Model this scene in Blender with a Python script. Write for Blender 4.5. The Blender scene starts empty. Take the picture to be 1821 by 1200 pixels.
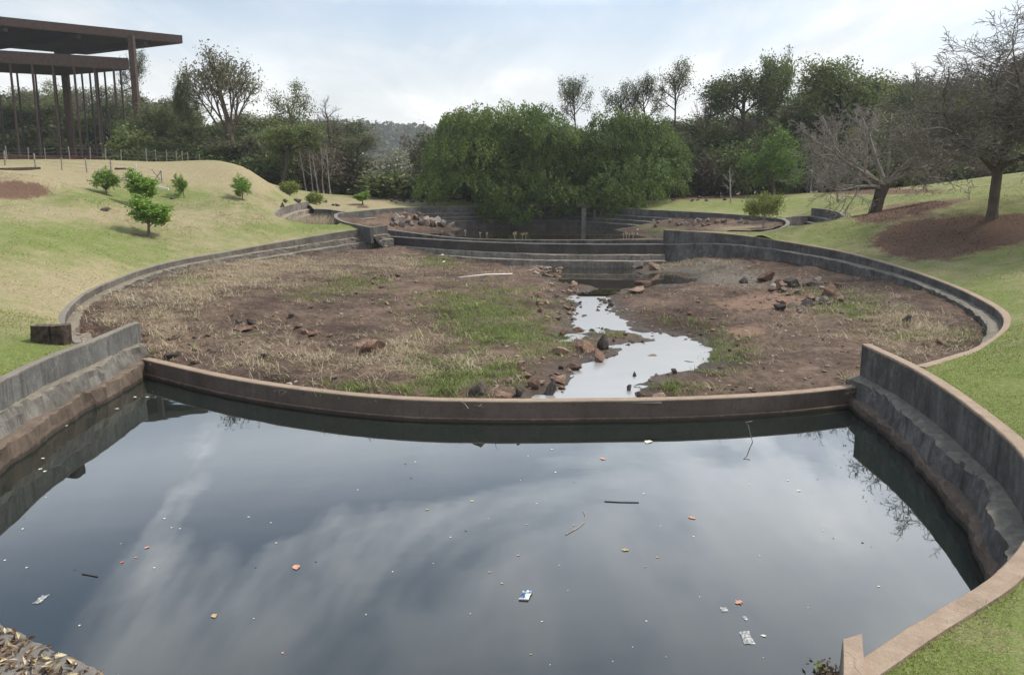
import bpy, math, random
import numpy as np
from mathutils import Vector, geometry

SC = bpy.context.scene
COL = SC.collection
# ------------------------------------------------------------------ camera
F, HZ, CZ = 1400.0, 352.0, 5.0            # focal length and horizon row of the 1821x1200 photograph, eye height over the water
TH = math.atan((600 - HZ) / F)
CT, ST = math.cos(TH), math.sin(TH)
cd = bpy.data.cameras.new("camera")
cam = bpy.data.objects.new("camera", cd)
COL.objects.link(cam)
cam.location = (0, 0, CZ)
cam.rotation_euler = (math.pi / 2 - TH, 0, 0)
cd.sensor_width = 36.0
cd.lens = 36.0 * F / 1821.0
cd.clip_start, cd.clip_end = 0.1, 6000
SC.camera = cam
# ------------------------------------------------------------------ light
SUN_EL, SUN_AZ = math.radians(56), math.radians(66)   # azimuth measured from +Y (view direction) towards +X
SC.view_settings.view_transform = 'Standard'
SC.view_settings.look = 'None'
SC.view_settings.exposure = 1.05
SC.view_settings.gamma = 1.0
sd = bpy.data.lights.new("sun", 'SUN')
sd.energy, sd.angle, sd.color = 2.0, math.radians(8), (1.0, 0.92, 0.80)
so = bpy.data.objects.new("sun", sd)
COL.objects.link(so)
_sv = Vector((math.sin(SUN_AZ) * math.cos(SUN_EL), math.cos(SUN_AZ) * math.cos(SUN_EL), math.sin(SUN_EL)))
so.rotation_euler = _sv.to_track_quat('Z', 'Y').to_euler()
so.location = (0, 0, 60)


class NT:
    """small helper for node trees"""
    def __init__(s, tree):
        s.t = tree
        tree.nodes.clear()

    def n(s, typ, ins=None, **props):
        nd = s.t.nodes.new(typ)
        for k, v in props.items():
            setattr(nd, k, v)
        for k, v in (ins or {}).items():
            s.set(nd.inputs[k], v)
        return nd

    def set(s, sock, v):
        if isinstance(v, bpy.types.NodeSocket):
            s.t.links.new(v, sock)
        elif isinstance(v, bpy.types.Node):
            s.t.links.new(v.outputs[0], sock)
        else:
            if isinstance(v, (tuple, list)) and len(v) == 3 and sock.type == 'RGBA':
                v = (*v, 1)
            sock.default_value = v

    def math(s, op, a, b=0.0, c=0.0, clamp=False):
        return s.n('ShaderNodeMath', {0: a, 1: b, 2: c}, operation=op, use_clamp=clamp).outputs[0]

    def vmath(s, op, a, b=(0, 0, 0)):
        return s.n('ShaderNodeVectorMath', {0: a, 1: b}, operation=op).outputs[0]

    def noise(s, vec, scale, detail=4, rough=0.55, dist=0.0):
        return s.n('ShaderNodeTexNoise', {'Vector': vec, 'Scale': scale, 'Detail': detail, 'Roughness': rough, 'Distortion': dist}).outputs[0]

    def ramp(s, fac, stops, interp='LINEAR'):
        nd = s.n('ShaderNodeValToRGB', {0: fac})
        cr = nd.color_ramp
        cr.interpolation = interp
        while len(cr.elements) < len(stops):
            cr.elements.new(0.5)
        for e, (p, c) in zip(cr.elements, stops):
            e.position = p
            e.color = (c, c, c, 1) if isinstance(c, (int, float)) else (*c, 1)
        return nd.outputs[0]

    def mix(s, fac, a, b, blend='MIX'):
        nd = s.n('ShaderNodeMix', data_type='RGBA', blend_type=blend)
        s.set(nd.inputs[0], fac)
        s.set(nd.inputs[6], a)
        s.set(nd.inputs[7], b)
        return nd.outputs[2]

    def attr(s, name):
        return s.n('ShaderNodeAttribute', attribute_name=name).outputs['Fac']

    def scale(s, vec, v):
        return s.n('ShaderNodeMapping', {'Vector': vec, 'Scale': v}).outputs[0]

    def pos(s):
        return s.n('ShaderNodeNewGeometry').outputs['Position']

    def obj(s):
        return s.n('ShaderNodeTexCoord').outputs['Object']

    def bump(s, h, strength=0.5, dist=0.02):
        return s.n('ShaderNodeBump', {'Height': h, 'Strength': strength, 'Distance': dist}).outputs[0]

    def surf(s, sh):
        o = s.n('ShaderNodeOutputMaterial')
        s.set(o.inputs[0], sh)


def build_world():
    w = bpy.data.worlds.new("World")
    SC.world = w
    w.use_nodes = True
    g = NT(w.node_tree)
    sky = g.n('ShaderNodeTexSky')
    sky.sky_type = 'NISHITA'
    sky.sun_disc = False
    sky.sun_elevation = SUN_EL
    sky.sun_rotation = SUN_AZ
    sky.air_density, sky.dust_density, sky.ozone_density = 1.0, 1.5, 1.0
    d = g.n('ShaderNodeTexCoord').outputs['Generated']
    sp = g.n('ShaderNodeSeparateXYZ', {0: d})
    z = g.math('MAXIMUM', sp.outputs[2], 0.0)
    inv = g.math('DIVIDE', 1.0, g.math('ADD', z, 0.10))
    pl = g.n('ShaderNodeCombineXYZ', {0: g.math('MULTIPLY', sp.outputs[0], inv), 1: g.math('MULTIPLY', sp.outputs[1], inv), 2: 0.0}).outputs[0]
    rot = g.n('ShaderNodeMapping', {'Vector': pl, 'Rotation': (0, 0, math.radians(-50)), 'Scale': (1.0, 0.34, 1.0), 'Location': (2.3, 0.7, 0)}).outputs[0]
    n1 = g.noise(rot, 0.55, 6, 0.55, 0.9)
    n2 = g.noise(pl, 1.1, 6, 0.5, 0.5)
    nn = g.math('ADD', g.math('MULTIPLY', n1, 0.75), g.math('MULTIPLY', n2, 0.25))
    low = g.math('MULTIPLY', g.math('SUBTRACT', 0.25, z), 1.0)      # veil thickens to the horizon
    low = g.math('MAXIMUM', low, -0.06)
    cf = g.ramp(g.math('ADD', nn, low), [(0.40, 0.0), (0.49, 0.5), (0.60, 1.0)], 'EASE')
    cf = g.math('ADD', g.math('MULTIPLY', cf, 0.90), 0.06)
    # cloud brightness: bright bank for pond reflections, grey above, unseen zenith raised to light foliage
    br = g.ramp(z, [(0.0, 0.26), (0.10, 0.28), (0.22, 0.285), (0.29, 1.15), (0.36, 1.10), (0.44, 0.80), (0.55, 0.42), (0.70, 0.48), (0.85, 0.55), (1.0, 0.55)])
    tint = g.ramp(g.noise(rot, 1.4, 6, 0.6, 0.6), [(0.32, (0.80, 0.85, 0.88)), (0.5, (0.97, 0.99, 0.99)), (0.64, (1.16, 1.16, 1.14))])
    cf = g.math('MAXIMUM', cf, g.ramp(z, [(0.0, 0.97), (0.13, 0.84), (0.225, 0.34), (0.31, 0.26), (0.37, 0.12), (0.44, 0.03)]))
    cl = g.n('ShaderNodeVectorMath', {0: tint, 'Scale': g.math('MULTIPLY', br, 19.0)}, operation='SCALE').outputs[0]
    skc = g.mix(1.0, sky.outputs[0], (0.80, 0.84, 0.86), 'MULTIPLY')
    c = g.mix(cf, skc, cl)
    bg = g.n('ShaderNodeBackground', {'Color': c, 'Strength': 0.092})
    o = g.n('ShaderNodeOutputWorld')
    g.set(o.inputs[0], bg)


build_world()
SC.cycles.max_bounces = 6
SC.cycles.diffuse_bounces = 3
SC.cycles.glossy_bounces = 3
SC.cycles.transmission_bounces = 3
SC.cycles.transparent_max_bounces = 4


# ------------------------------------------------------------------ layout helpers
def ray(px, py):
    xi = (px - 910.5) / F
    yi = (600 - py) / F
    return np.array([xi, CT + yi * ST, -ST + yi * CT])


def At(px, py, D):
    v = ray(px, py)
    return np.array([0, 0, CZ]) + v * (D / v[1])


def Pz(px, py, z):
    v = ray(px, py)
    return np.array([0, 0, CZ]) + v * ((z - CZ) / v[2])


def proj(P):
    P = np.asarray(P, float)
    q = P - np.array([0, 0, CZ])
    zz = np.maximum(q[..., 1] * CT - q[..., 2] * ST, 0.05)
    yy = q[..., 1] * ST + q[..., 2] * CT
    return 910.5 + F * q[..., 0] / zz, 600 - F * yy / zz


def hash2(ix, iy, seed):
    h = (ix.astype(np.int64) * 374761393 + iy.astype(np.int64) * 668265263 + seed * 974634777) & 0x7fffffff
    h = ((h ^ (h >> 13)) * 1274126177) & 0x7fffffff
    return ((h ^ (h >> 16)) & 0xffff) / 65535.0


def vnoise(x, y, seed=0):
    x = np.asarray(x, float)
    y = np.asarray(y, float)
    ix, iy = np.floor(x), np.floor(y)
    fx, fy = x - ix, y - iy
    fx = fx * fx * (3 - 2 * fx)
    fy = fy * fy * (3 - 2 * fy)
    a, b = hash2(ix, iy, seed), hash2(ix + 1, iy, seed)
    c, d = hash2(ix, iy + 1, seed), hash2(ix + 1, iy + 1, seed)
    return (a + (b - a) * fx) * (1 - fy) + (c + (d - c) * fx) * fy


def fbm(x, y, seed=0, oct=4):
    s, a, t = 0.0, 1.0, 0.0
    for o in range(oct):
        s = s + a * (vnoise(np.asarray(x) * 2 ** o, np.asarray(y) * 2 ** o, seed + o * 17) - 0.5)
        t += a
        a *= 0.5
    return s / t * 2           # about -1..1


def tps(pts, lam=0.02):
    P = np.array([p[:2] for p in pts], float)
    Z = np.array([p[2] for p in pts], float)
    n = len(P)

    def K(A, B):
        r2 = ((A[:, None, :] - B[None, :, :]) ** 2).sum(-1)
        return 0.5 * r2 * np.log(r2 + 1e-9)
    M = np.zeros((n + 3, n + 3))
    M[:n, :n] = K(P, P) + lam * np.eye(n)
    M[:n, n] = 1
    M[:n, n + 1:] = P
    M[n, :n] = 1
    M[n + 1:, :n] = P.T
    w = np.linalg.solve(M, np.concatenate([Z, np.zeros(3)]))

    def ev(x, y):
        x = np.asarray(x, float)
        y = np.asarray(y, float)
        sh = x.shape
        Q = np.stack([x.ravel(), y.ravel()], 1)
        out = np.empty(len(Q))
        for i in range(0, len(Q), 20000):
            q = Q[i:i + 20000]
            out[i:i + 20000] = K(q, P) @ w[:n] + w[n] + q @ w[n + 1:]
        return out.reshape(sh)
    return ev


def inside(poly, x, y):
    x = np.asarray(x, float)
    y = np.asarray(y, float)
    r = np.zeros(x.shape, bool)
    n = len(poly)
    for i in range(n):
        x1, y1 = poly[i][:2]
        x2, y2 = poly[(i + 1) % n][:2]
        if y1 == y2:
            continue
        c = ((y1 > y) != (y2 > y)) & (x < (x2 - x1) * (y - y1) / (y2 - y1) + x1)
        r ^= c
    return r


def pdist(path, x, y, closed=True):
    x = np.asarray(x, float)
    y = np.asarray(y, float)
    d = np.full(x.shape, 1e9)
    n = len(path)
    for i in range(n if closed else n - 1):
        ax, ay = path[i][:2]
        bx, by = path[(i + 1) % n][:2]
        vx, vy = bx - ax, by - ay
        L = vx * vx + vy * vy + 1e-12
        t = np.clip(((x - ax) * vx + (y - ay) * vy) / L, 0, 1)
        d = np.minimum(d, np.hypot(x - ax - t * vx, y - ay - t * vy))
    return d


def spline(pts, ds=0.25):
    """Catmull-Rom through pts, resampled at about ds"""
    P = np.array(pts, float)
    Q = np.vstack([2 * P[0] - P[1], P, 2 * P[-1] - P[-2]])
    out = []
    for i in range(1, len(Q) - 2):
        p0, p1, p2, p3 = Q[i - 1:i + 3]
        m = max(2, int(np.linalg.norm(p2 - p1) / (ds * 0.25)))
        t = np.linspace(0, 1, m, endpoint=False)[:, None]
        out.append(0.5 * (2 * p1 + (p2 - p0) * t + (2 * p0 - 5 * p1 + 4 * p2 - p3) * t ** 2 + (3 * p1 - p0 - 3 * p2 + p3) * t ** 3))
    out.append(P[-1:])
    A = np.vstack(out)
    s = np.concatenate([[0], np.cumsum(np.linalg.norm(np.diff(A[:, :2], axis=0), axis=1))])
    n = max(3, int(s[-1] / ds))
    u = np.linspace(0, s[-1], n)
    return np.stack([np.interp(u, s, A[:, k]) for k in range(A.shape[1])], 1)


def mesh_np(name, V, faces, smooth=False, attrs=None, mats=(), face_mat=None):
    """faces: (n,k) array or list of such arrays"""
    if not isinstance(faces, list):
        faces = [faces]
    faces = [np.atleast_2d(np.asarray(f, np.int32)) for f in faces if len(f)]
    me = bpy.data.meshes.new(name)
    V = np.asarray(V, np.float32)
    me.vertices.add(len(V))
    me.vertices.foreach_set('co', V.ravel())
    idx = np.concatenate([f.ravel() for f in faces])
    tot = np.concatenate([np.full(len(f), f.shape[1], np.int32) for f in faces])
    st = np.concatenate([[0], np.cumsum(tot)[:-1]]).astype(np.int32)
    me.loops.add(len(idx))
    me.loops.foreach_set('vertex_index', idx)
    me.polygons.add(len(tot))
    me.polygons.foreach_set('loop_start', st)
    me.polygons.foreach_set('loop_total', tot)
    me.polygons.foreach_set('use_smooth', np.full(len(tot), bool(smooth)))
    for m in mats:
        me.materials.append(m)
    if face_mat is not None:
        me.polygons.foreach_set('material_index', np.asarray(face_mat, np.int32))
    for k, a in (attrs or {}).items():
        a = np.asarray(a, np.float32)
        dom = 'POINT' if len(a) == len(V) else 'FACE'
        at = me.attributes.new(k, 'FLOAT', dom)
        at.data.foreach_set('value', a)
    me.update(calc_edges=True)
    me.validate()
    return me


def link(name, me, parent=None, loc=(0, 0, 0), rz=0.0, sc=None):
    o = bpy.data.objects.new(name, me)
    COL.objects.link(o)
    o.location = loc
    o.rotation_euler = (0, 0, rz)
    if sc is not None:
        o.scale = sc
    if parent is not None:
        o.parent = parent
    return o


def tag(o, label=None, cat=None, group=None, kind=None):
    if label:
        o['label'] = label
    if cat:
        o['category'] = cat
    if group:
        o['group'] = group
    if kind:
        o['kind'] = kind
    return o


def empty(name, loc, label, cat, group=None, rz=0.0):
    return tag(link(name, None, None, loc, rz), label, cat, group)


def rebase(o):
    """move the origin of a world-space mesh to the middle of its base"""
    me = o.data
    n = len(me.vertices)
    a = np.empty(n * 3, np.float32)
    me.vertices.foreach_get('co', a)
    a = a.reshape(-1, 3)
    b = np.array([(a[:, 0].min() + a[:, 0].max()) / 2, (a[:, 1].min() + a[:, 1].max()) / 2, a[:, 2].min()], np.float32)
    me.vertices.foreach_set('co', (a - b).ravel())
    o.location = Vector(b) + o.location
    me.update()
    return o


def copy_thing(src, loc, rz=0.0, sc=(1, 1, 1), label=None, group=None):
    r = src.copy()
    COL.objects.link(r)
    r.location = loc
    r.rotation_euler = (0, 0, rz)
    r.scale = sc
    if label:
        r['label'] = label
    if group:
        r['group'] = group
    for ch in list(src.children):
        c = ch.copy()
        COL.objects.link(c)
        c.parent = r
    return r


class MB:
    """collects boxes and tubes in one mesh"""
    def __init__(s):
        s.V, s.Fq, s.n = [], {}, 0

    def add(s, V, *faces):
        V = np.asarray(V, float)
        for f in faces:
            f = np.asarray(f, np.int32)
            s.Fq.setdefault(f.shape[1], []).append(f + s.n)
        s.V.append(V)
        s.n += len(V)

    def hexa(s, P):
        s.add(P, [[0, 3, 2, 1], [4, 5, 6, 7], [0, 1, 5, 4], [1, 2, 6, 5], [2, 3, 7, 6], [3, 0, 4, 7]])

    def box(s, lo, hi):
        x0, y0, z0 = lo
        x1, y1, z1 = hi
        s.hexa([(x0, y0, z0), (x1, y0, z0), (x1, y1, z0), (x0, y1, z0), (x0, y0, z1), (x1, y0, z1), (x1, y1, z1), (x0, y1, z1)])

    def prism(s, poly, z0, z1):
        n = len(poly)
        V = [(p[0], p[1], z0) for p in poly] + [(p[0], p[1], z1) for p in poly]
        s.add(V, [[i, (i + 1) % n, n + (i + 1) % n, n + i] for i in range(n)], [list(range(n))[::-1]], [list(range(n, 2 * n))])

    def tube(s, pts, rad, k=6, cap=True):
        P = np.asarray(pts, float)
        m = len(P)
        r = np.broadcast_to(np.asarray(rad, float), (m,))
        T = np.gradient(P, axis=0)
        T /= np.linalg.norm(T, axis=1)[:, None] + 1e-9
        ref = np.array([0.0, 0, 1]) if abs(T[0][2]) < 0.9 else np.array([1.0, 0, 0])
        A = np.cross(T, ref)
        A /= np.linalg.norm(A, axis=1)[:, None] + 1e-9
        B = np.cross(T, A)
        an = np.arange(k) * 2 * math.pi / k
        V = P[:, None, :] + r[:, None, None] * (np.cos(an)[None, :, None] * A[:, None, :] + np.sin(an)[None, :, None] * B[:, None, :])
        i, j = np.meshgrid(np.arange(m - 1), np.arange(k), indexing='ij')
        q = np.stack([i * k + j, i * k + (j + 1) % k, (i + 1) * k + (j + 1) % k, (i + 1) * k + j], -1).reshape(-1, 4)
        if cap and k > 3:
            s.add(V.reshape(-1, 3), q, [list(range((m - 1) * k, m * k))], [list(range(k))[::-1]])
        else:
            s.add(V.reshape(-1, 3), q)

    def mesh(s, name, m, smooth=False, attrs=None):
        return mesh_np(name, np.vstack(s.V), [np.vstack(v) for v in s.Fq.values()], smooth, attrs, [m])


# ------------------------------------------------------------------ materials
M = {}


def newmat(name):
    m = bpy.data.materials.new(name)
    m.use_nodes = True
    M[name] = m
    return NT(m.node_tree)


def pbsdf(g, col, rough=0.85, normal=None, spec=0.3, **kw):
    ins = {'Base Color': col, 'Roughness': rough, 'Specular IOR Level': spec}
    if normal is not None:
        ins['Normal'] = normal
    ins.update(kw)
    return g.n('ShaderNodeBsdfPrincipled', ins)


def concrete(name, dark, mid, light, top, streak=0.7, moss=0.25, mosscol=(0.15, 0.14, 0.085), topamt=0.85, crack=0.6):
    g = newmat(name)
    p = g.pos()
    n1 = g.noise(p, 0.9, 6, 0.62)
    n2 = g.noise(p, 5.0, 6, 0.7)
    st = g.noise(g.scale(p, (2.0, 2.0, 0.35)), 1.5, 6, 0.7, 0.6)
    a = g.math('ADD', g.math('MULTIPLY', n1, 1 - streak * 0.5), g.math('MULTIPLY', st, streak * 0.5))
    a = g.math('ADD', g.math('MULTIPLY', a, 0.62), g.math('ADD', g.math('MULTIPLY', n2, 0.22), g.math('MULTIPLY', g.noise(p, 17, 5, 0.75), 0.16)))
    c = g.ramp(a, [(0.36, dark), (0.49, mid), (0.64, light)])
    lich = g.ramp(g.noise(p, 2.2, 7, 0.75), [(0.6, 0.0), (0.72, 1.0)])
    c = g.mix(g.math('MULTIPLY', lich, moss), c, mosscol)
    dr = g.noise(g.scale(p, (5.5, 5.5, 0.28)), 1.0, 5, 0.65, 0.3)
    c = g.mix(g.math('MULTIPLY', g.ramp(dr, [(0.54, 0.0), (0.66, 1.0)]), 0.55 * min(1.0, streak * 1.6)), c, tuple(v * 0.7 for v in dark))
    pal = g.ramp(g.noise(g.scale(p, (1, 1, 0.7)), 1.7, 8, 0.78), [(0.58, 0.0), (0.70, 0.55)])
    c = g.mix(pal, c, tuple(min(1.0, v * 1.35) for v in light))
    grit = g.ramp(g.noise(p, 60, 2, 0.5), [(0.3, 0.72), (0.7, 1.2)])
    c = g.mix(0.6, c, g.mix(1.0, c, grit, 'MULTIPLY'))
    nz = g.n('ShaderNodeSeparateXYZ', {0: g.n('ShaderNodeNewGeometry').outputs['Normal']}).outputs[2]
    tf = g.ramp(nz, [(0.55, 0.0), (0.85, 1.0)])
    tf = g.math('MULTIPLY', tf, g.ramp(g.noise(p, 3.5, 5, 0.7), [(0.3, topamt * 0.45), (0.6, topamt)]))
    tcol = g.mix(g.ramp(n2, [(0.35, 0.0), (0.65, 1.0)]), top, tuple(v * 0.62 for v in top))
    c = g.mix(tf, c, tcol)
    # hairline cracks and a tide mark just above the pond's water
    wp = g.vmath('ADD', p, g.n('ShaderNodeVectorMath', {0: g.n('ShaderNodeTexNoise', {'Vector': p, 'Scale': 1.6, 'Detail': 4.0}).outputs['Color'], 'Scale': 0.7}, operation='SCALE').outputs[0])
    cr = g.n('ShaderNodeTexVoronoi', {'Vector': g.scale(wp, (1, 1, 1.7)), 'Scale': 0.75}, feature='DISTANCE_TO_EDGE').outputs['Distance']
    cr = g.math('MULTIPLY', g.ramp(cr, [(0.0, 1.0), (0.009, 0.0)]), g.ramp(n1, [(0.52, 0.0), (0.62, crack)]))
    c = g.mix(cr, c, tuple(v * 0.35 for v in dark))
    pz = g.n('ShaderNodeSeparateXYZ', {0: p}).outputs[2]
    tide = g.ramp(g.math('ADD', pz, g.math('MULTIPLY', g.math('SUBTRACT', n2, 0.5), 0.12)), [(0.0, 0.75), (0.06, 0.75), (0.10, 0.0)])
    c = g.mix(tide, c, (0.022, 0.019, 0.015))
    h = g.math('ADD', g.math('MULTIPLY', n2, 0.7), g.math('MULTIPLY', g.noise(p, 40, 4, 0.7), 0.3))
    h = g.math('SUBTRACT', h, cr)
    g.surf(pbsdf(g, c, 0.92, g.bump(h, 0.8, 0.03), 0.2))


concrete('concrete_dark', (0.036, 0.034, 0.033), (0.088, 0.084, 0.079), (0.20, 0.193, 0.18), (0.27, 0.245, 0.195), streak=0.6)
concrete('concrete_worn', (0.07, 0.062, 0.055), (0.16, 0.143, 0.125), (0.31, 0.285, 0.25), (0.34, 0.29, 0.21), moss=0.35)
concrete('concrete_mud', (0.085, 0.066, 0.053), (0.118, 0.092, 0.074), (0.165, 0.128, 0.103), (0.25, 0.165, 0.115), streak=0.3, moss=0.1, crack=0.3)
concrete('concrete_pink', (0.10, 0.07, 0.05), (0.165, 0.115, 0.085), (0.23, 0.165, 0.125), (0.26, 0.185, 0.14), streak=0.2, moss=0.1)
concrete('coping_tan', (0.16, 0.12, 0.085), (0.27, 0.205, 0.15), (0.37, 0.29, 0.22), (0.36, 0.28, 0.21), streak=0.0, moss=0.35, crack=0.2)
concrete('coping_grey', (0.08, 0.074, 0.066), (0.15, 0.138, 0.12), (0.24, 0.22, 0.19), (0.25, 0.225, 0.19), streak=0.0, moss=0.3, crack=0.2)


def mat_lawn():
    g = newmat('lawn')
    p = g.pos()
    n0 = g.noise(p, 0.22, 5, 0.6)
    n1 = g.noise(p, 1.1, 6, 0.65)
    n2 = g.noise(p, 7.0, 6, 0.7)
    n3 = g.noise(p, 38.0, 4, 0.75)
    gr = g.attr('green')
    f = g.math('ADD', gr, g.math('ADD', g.math('MULTIPLY', g.math('SUBTRACT', n1, 0.5), 1.9), g.math('ADD', g.math('MULTIPLY', g.math('SUBTRACT', n0, 0.5), 0.9), g.math('MULTIPLY', g.math('SUBTRACT', n2, 0.5), 1.9))))
    dry = g.ramp(n2, [(0.25, (0.24, 0.20, 0.115)), (0.5, (0.35, 0.30, 0.18)), (0.75, (0.46, 0.40, 0.26))])
    grn = g.ramp(n2, [(0.25, (0.12, 0.155, 0.042)), (0.55, (0.195, 0.24, 0.075)), (0.8, (0.29, 0.325, 0.125))])
    c = g.mix(g.ramp(f, [(0.12, 0.0), (0.85, 1.0)]), dry, grn)
    c = g.mix(1.0, c, g.ramp(n3, [(0.28, 0.42), (0.72, 1.12)]), 'MULTIPLY')
    # bare red soil and bark mulch
    so_ = g.ramp(g.math('ADD', n3, g.math('MULTIPLY', n2, 0.4)), [(0.45, (0.055, 0.034, 0.024)), (0.7, (0.115, 0.070, 0.049)), (0.9, (0.20, 0.135, 0.098))])
    ms = g.math('ADD', g.attr('mulch'), g.math('ADD', g.math('MULTIPLY', g.math('SUBTRACT', n1, 0.5), 0.9), g.math('MULTIPLY', g.math('SUBTRACT', n2, 0.5), 1.2)))
    c = g.mix(g.ramp(ms, [(0.42, 0.0), (0.58, 1.0)]), c, so_)
    lit = g.ramp(g.math('ADD', n2, g.math('MULTIPLY', n3, 0.5)), [(0.5, (0.05, 0.036, 0.026)), (0.9, (0.12, 0.085, 0.06))])
    fo = g.math('ADD', g.attr('forest'), g.math('MULTIPLY', g.math('SUBTRACT', n1, 0.5), 0.8))
    c = g.mix(g.ramp(fo, [(0.4, 0.0), (0.65, 1.0)]), c, lit)
    h = g.math('ADD', g.math('MULTIPLY', n3, 0.5), g.math('MULTIPLY', n2, 0.8))
    g.surf(pbsdf(g, c, 0.95, g.bump(h, 0.7, 0.06), 0.1))


def mat_mud():
    g = newmat('mud')
    p = g.pos()
    n1 = g.noise(p, 0.7, 6, 0.65)
    n2 = g.noise(p, 4.5, 7, 0.72)
    n3 = g.noise(p, 24, 5, 0.75)
    v = g.n('ShaderNodeTexVoronoi', {'Vector': p, 'Scale': 5.0, 'Randomness': 1.0}, feature='F1')
    f = g.math('ADD', g.math('MULTIPLY', n1, 0.5), g.math('MULTIPLY', n2, 0.5))
    c = g.ramp(f, [(0.32, (0.048, 0.031, 0.022)), (0.47, (0.102, 0.071, 0.053)), (0.6, (0.168, 0.123, 0.092)), (0.72, (0.255, 0.195, 0.15))])
    c = g.mix(1.0, c, g.ramp(n3, [(0.25, 0.5), (0.7, 1.3)]), 'MULTIPLY')
    c = g.mix(1.0, c, g.ramp(g.noise(p, 0.28, 5, 0.7), [(0.38, (0.50, 0.44, 0.42)), (0.58, (1.12, 1.08, 1.05))]), 'MULTIPLY')
    grey = g.ramp(n2, [(0.3, (0.085, 0.075, 0.062)), (0.7, (0.20, 0.175, 0.14))])
    c = g.mix(g.ramp(g.math('ADD', g.attr('ash'), g.math('SUBTRACT', n2, 0.5)), [(0.35, 0.0), (0.75, 0.9)]), c, grey)
    st = g.ramp(n3, [(0.25, (0.13, 0.095, 0.06)), (0.7, (0.34, 0.27, 0.18))])
    c = g.mix(g.ramp(g.math('ADD', g.attr('straw'), g.math('MULTIPLY', g.math('SUBTRACT', n2, 0.5), 1.6)), [(0.45, 0.0), (0.95, 0.85)]), c, st)
    gr = g.ramp(n3, [(0.25, (0.05, 0.07, 0.022)), (0.7, (0.14, 0.165, 0.055))])
    c = g.mix(g.ramp(g.math('ADD', g.attr('green'), g.math('MULTIPLY', g.math('SUBTRACT', n2, 0.5), 1.8)), [(0.45, 0.0), (0.95, 0.8)]), c, gr)
    rk = g.ramp(n2, [(0.3, (0.15, 0.09, 0.063)), (0.7, (0.265, 0.172, 0.122))])
    c = g.mix(g.ramp(g.math('ADD', g.attr('slab'), g.math('MULTIPLY', g.math('SUBTRACT', n2, 0.5), 0.8)), [(0.5, 0.0), (0.7, 0.9)]), c, rk)
    wet = g.attr('wet')
    c = g.mix(g.math('MULTIPLY', wet, 0.75), c, (0.035, 0.026, 0.02))
    rg = g.math('SUBTRACT', 0.95, g.math('MULTIPLY', wet, 0.45))
    h = g.math('ADD', g.math('MULTIPLY', n3, 0.4), g.math('ADD', g.math('MULTIPLY', n2, 1.0), g.math('MULTIPLY', v.outputs['Distance'], 0.35)))
    g.surf(pbsdf(g, c, rg, g.bump(h, 1.0, 0.09), 0.25))


def mat_water(name, col, ior, bumpd, rough=0.015):
    g = newmat(name)
    p = g.pos()
    h = g.math('ADD', g.noise(g.scale(p, (1.0, 1.7, 1.0)), 0.8, 2, 0.4), g.math('MULTIPLY', g.noise(p, 0.35, 2, 0.5), 1.5))
    sh = pbsdf(g, col, rough, g.bump(h, 0.16, bumpd), 0.5)
    sh.inputs['IOR'].default_value = ior
    g.surf(sh)


def mat_leaf(name, c0, c1, c2, trans=0.28, rough=0.6):
    g = newmat(name)
    v = g.attr('var')
    oi = g.n('ShaderNodeObjectInfo').outputs['Random']
    f = g.math('ADD', g.math('MULTIPLY', v, 0.85), g.math('MULTIPLY', oi, 0.15))
    c = g.ramp(f, [(0.1, c0), (0.5, c1), (0.9, c2)])
    p = pbsdf(g, c, rough, None, 0.25)
    t = g.n('ShaderNodeBsdfTranslucent', {'Color': c})
    g.surf(g.n('ShaderNodeMixShader', {0: trans, 1: p, 2: t}))


def mat_bark(name, c0, c1, sc=6.0, stretch=0.18):
    g = newmat(name)
    p = g.obj()
    n = g.noise(g.scale(p, (1, 1, stretch)), sc, 6, 0.7)
    n2 = g.noise(p, 1.3, 4, 0.6)
    c = g.ramp(g.math('ADD', g.math('MULTIPLY', n, 0.65), g.math('MULTIPLY', n2, 0.35)), [(0.35, c0), (0.65, c1)])
    g.surf(pbsdf(g, c, 0.9, g.bump(n, 1.0, 0.06), 0.15))


def mat_rock(name, c0, c1, c2):
    g = newmat(name)
    p = g.obj()
    oi = g.n('ShaderNodeObjectInfo').outputs['Random']
    pp = g.vmath('ADD', p, g.n('ShaderNodeCombineXYZ', {0: g.math('MULTIPLY', oi, 37.0), 1: g.math('MULTIPLY', oi, 11.0), 2: 0.0}).outputs[0])
    n = g.noise(pp, 2.5, 7, 0.7)
    n2 = g.noise(pp, 18, 4, 0.7)
    f = g.math('ADD', g.math('MULTIPLY', n, 0.7), g.math('ADD', g.math('MULTIPLY', n2, 0.2), g.math('MULTIPLY', g.math('SUBTRACT', oi, 0.5), 0.22)))
    c = g.ramp(f, [(0.3, c0), (0.46, c1), (0.62, c2)])
    g.surf(pbsdf(g, c, 0.88, g.bump(g.math('ADD', n, g.math('MULTIPLY', n2, 0.4)), 0.9, 0.06), 0.25))


def mat_plain(name, c0, c1, scale=8, rough=0.8, spec=0.3, bump=0.3, metallic=0.0):
    g = newmat(name)
    p = g.obj()
    n = g.noise(p, scale, 5, 0.65)
    c = g.ramp(n, [(0.35, c0), (0.65, c1)])
    sh = pbsdf(g, c, rough, g.bump(n, bump, 0.02), spec)
    sh.inputs['Metallic'].default_value = metallic
    g.surf(sh)


def mat_blade(name, c0, c1, c2, trans=0.25):
    mat_leaf(name, c0, c1, c2, trans, 0.75)


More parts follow.
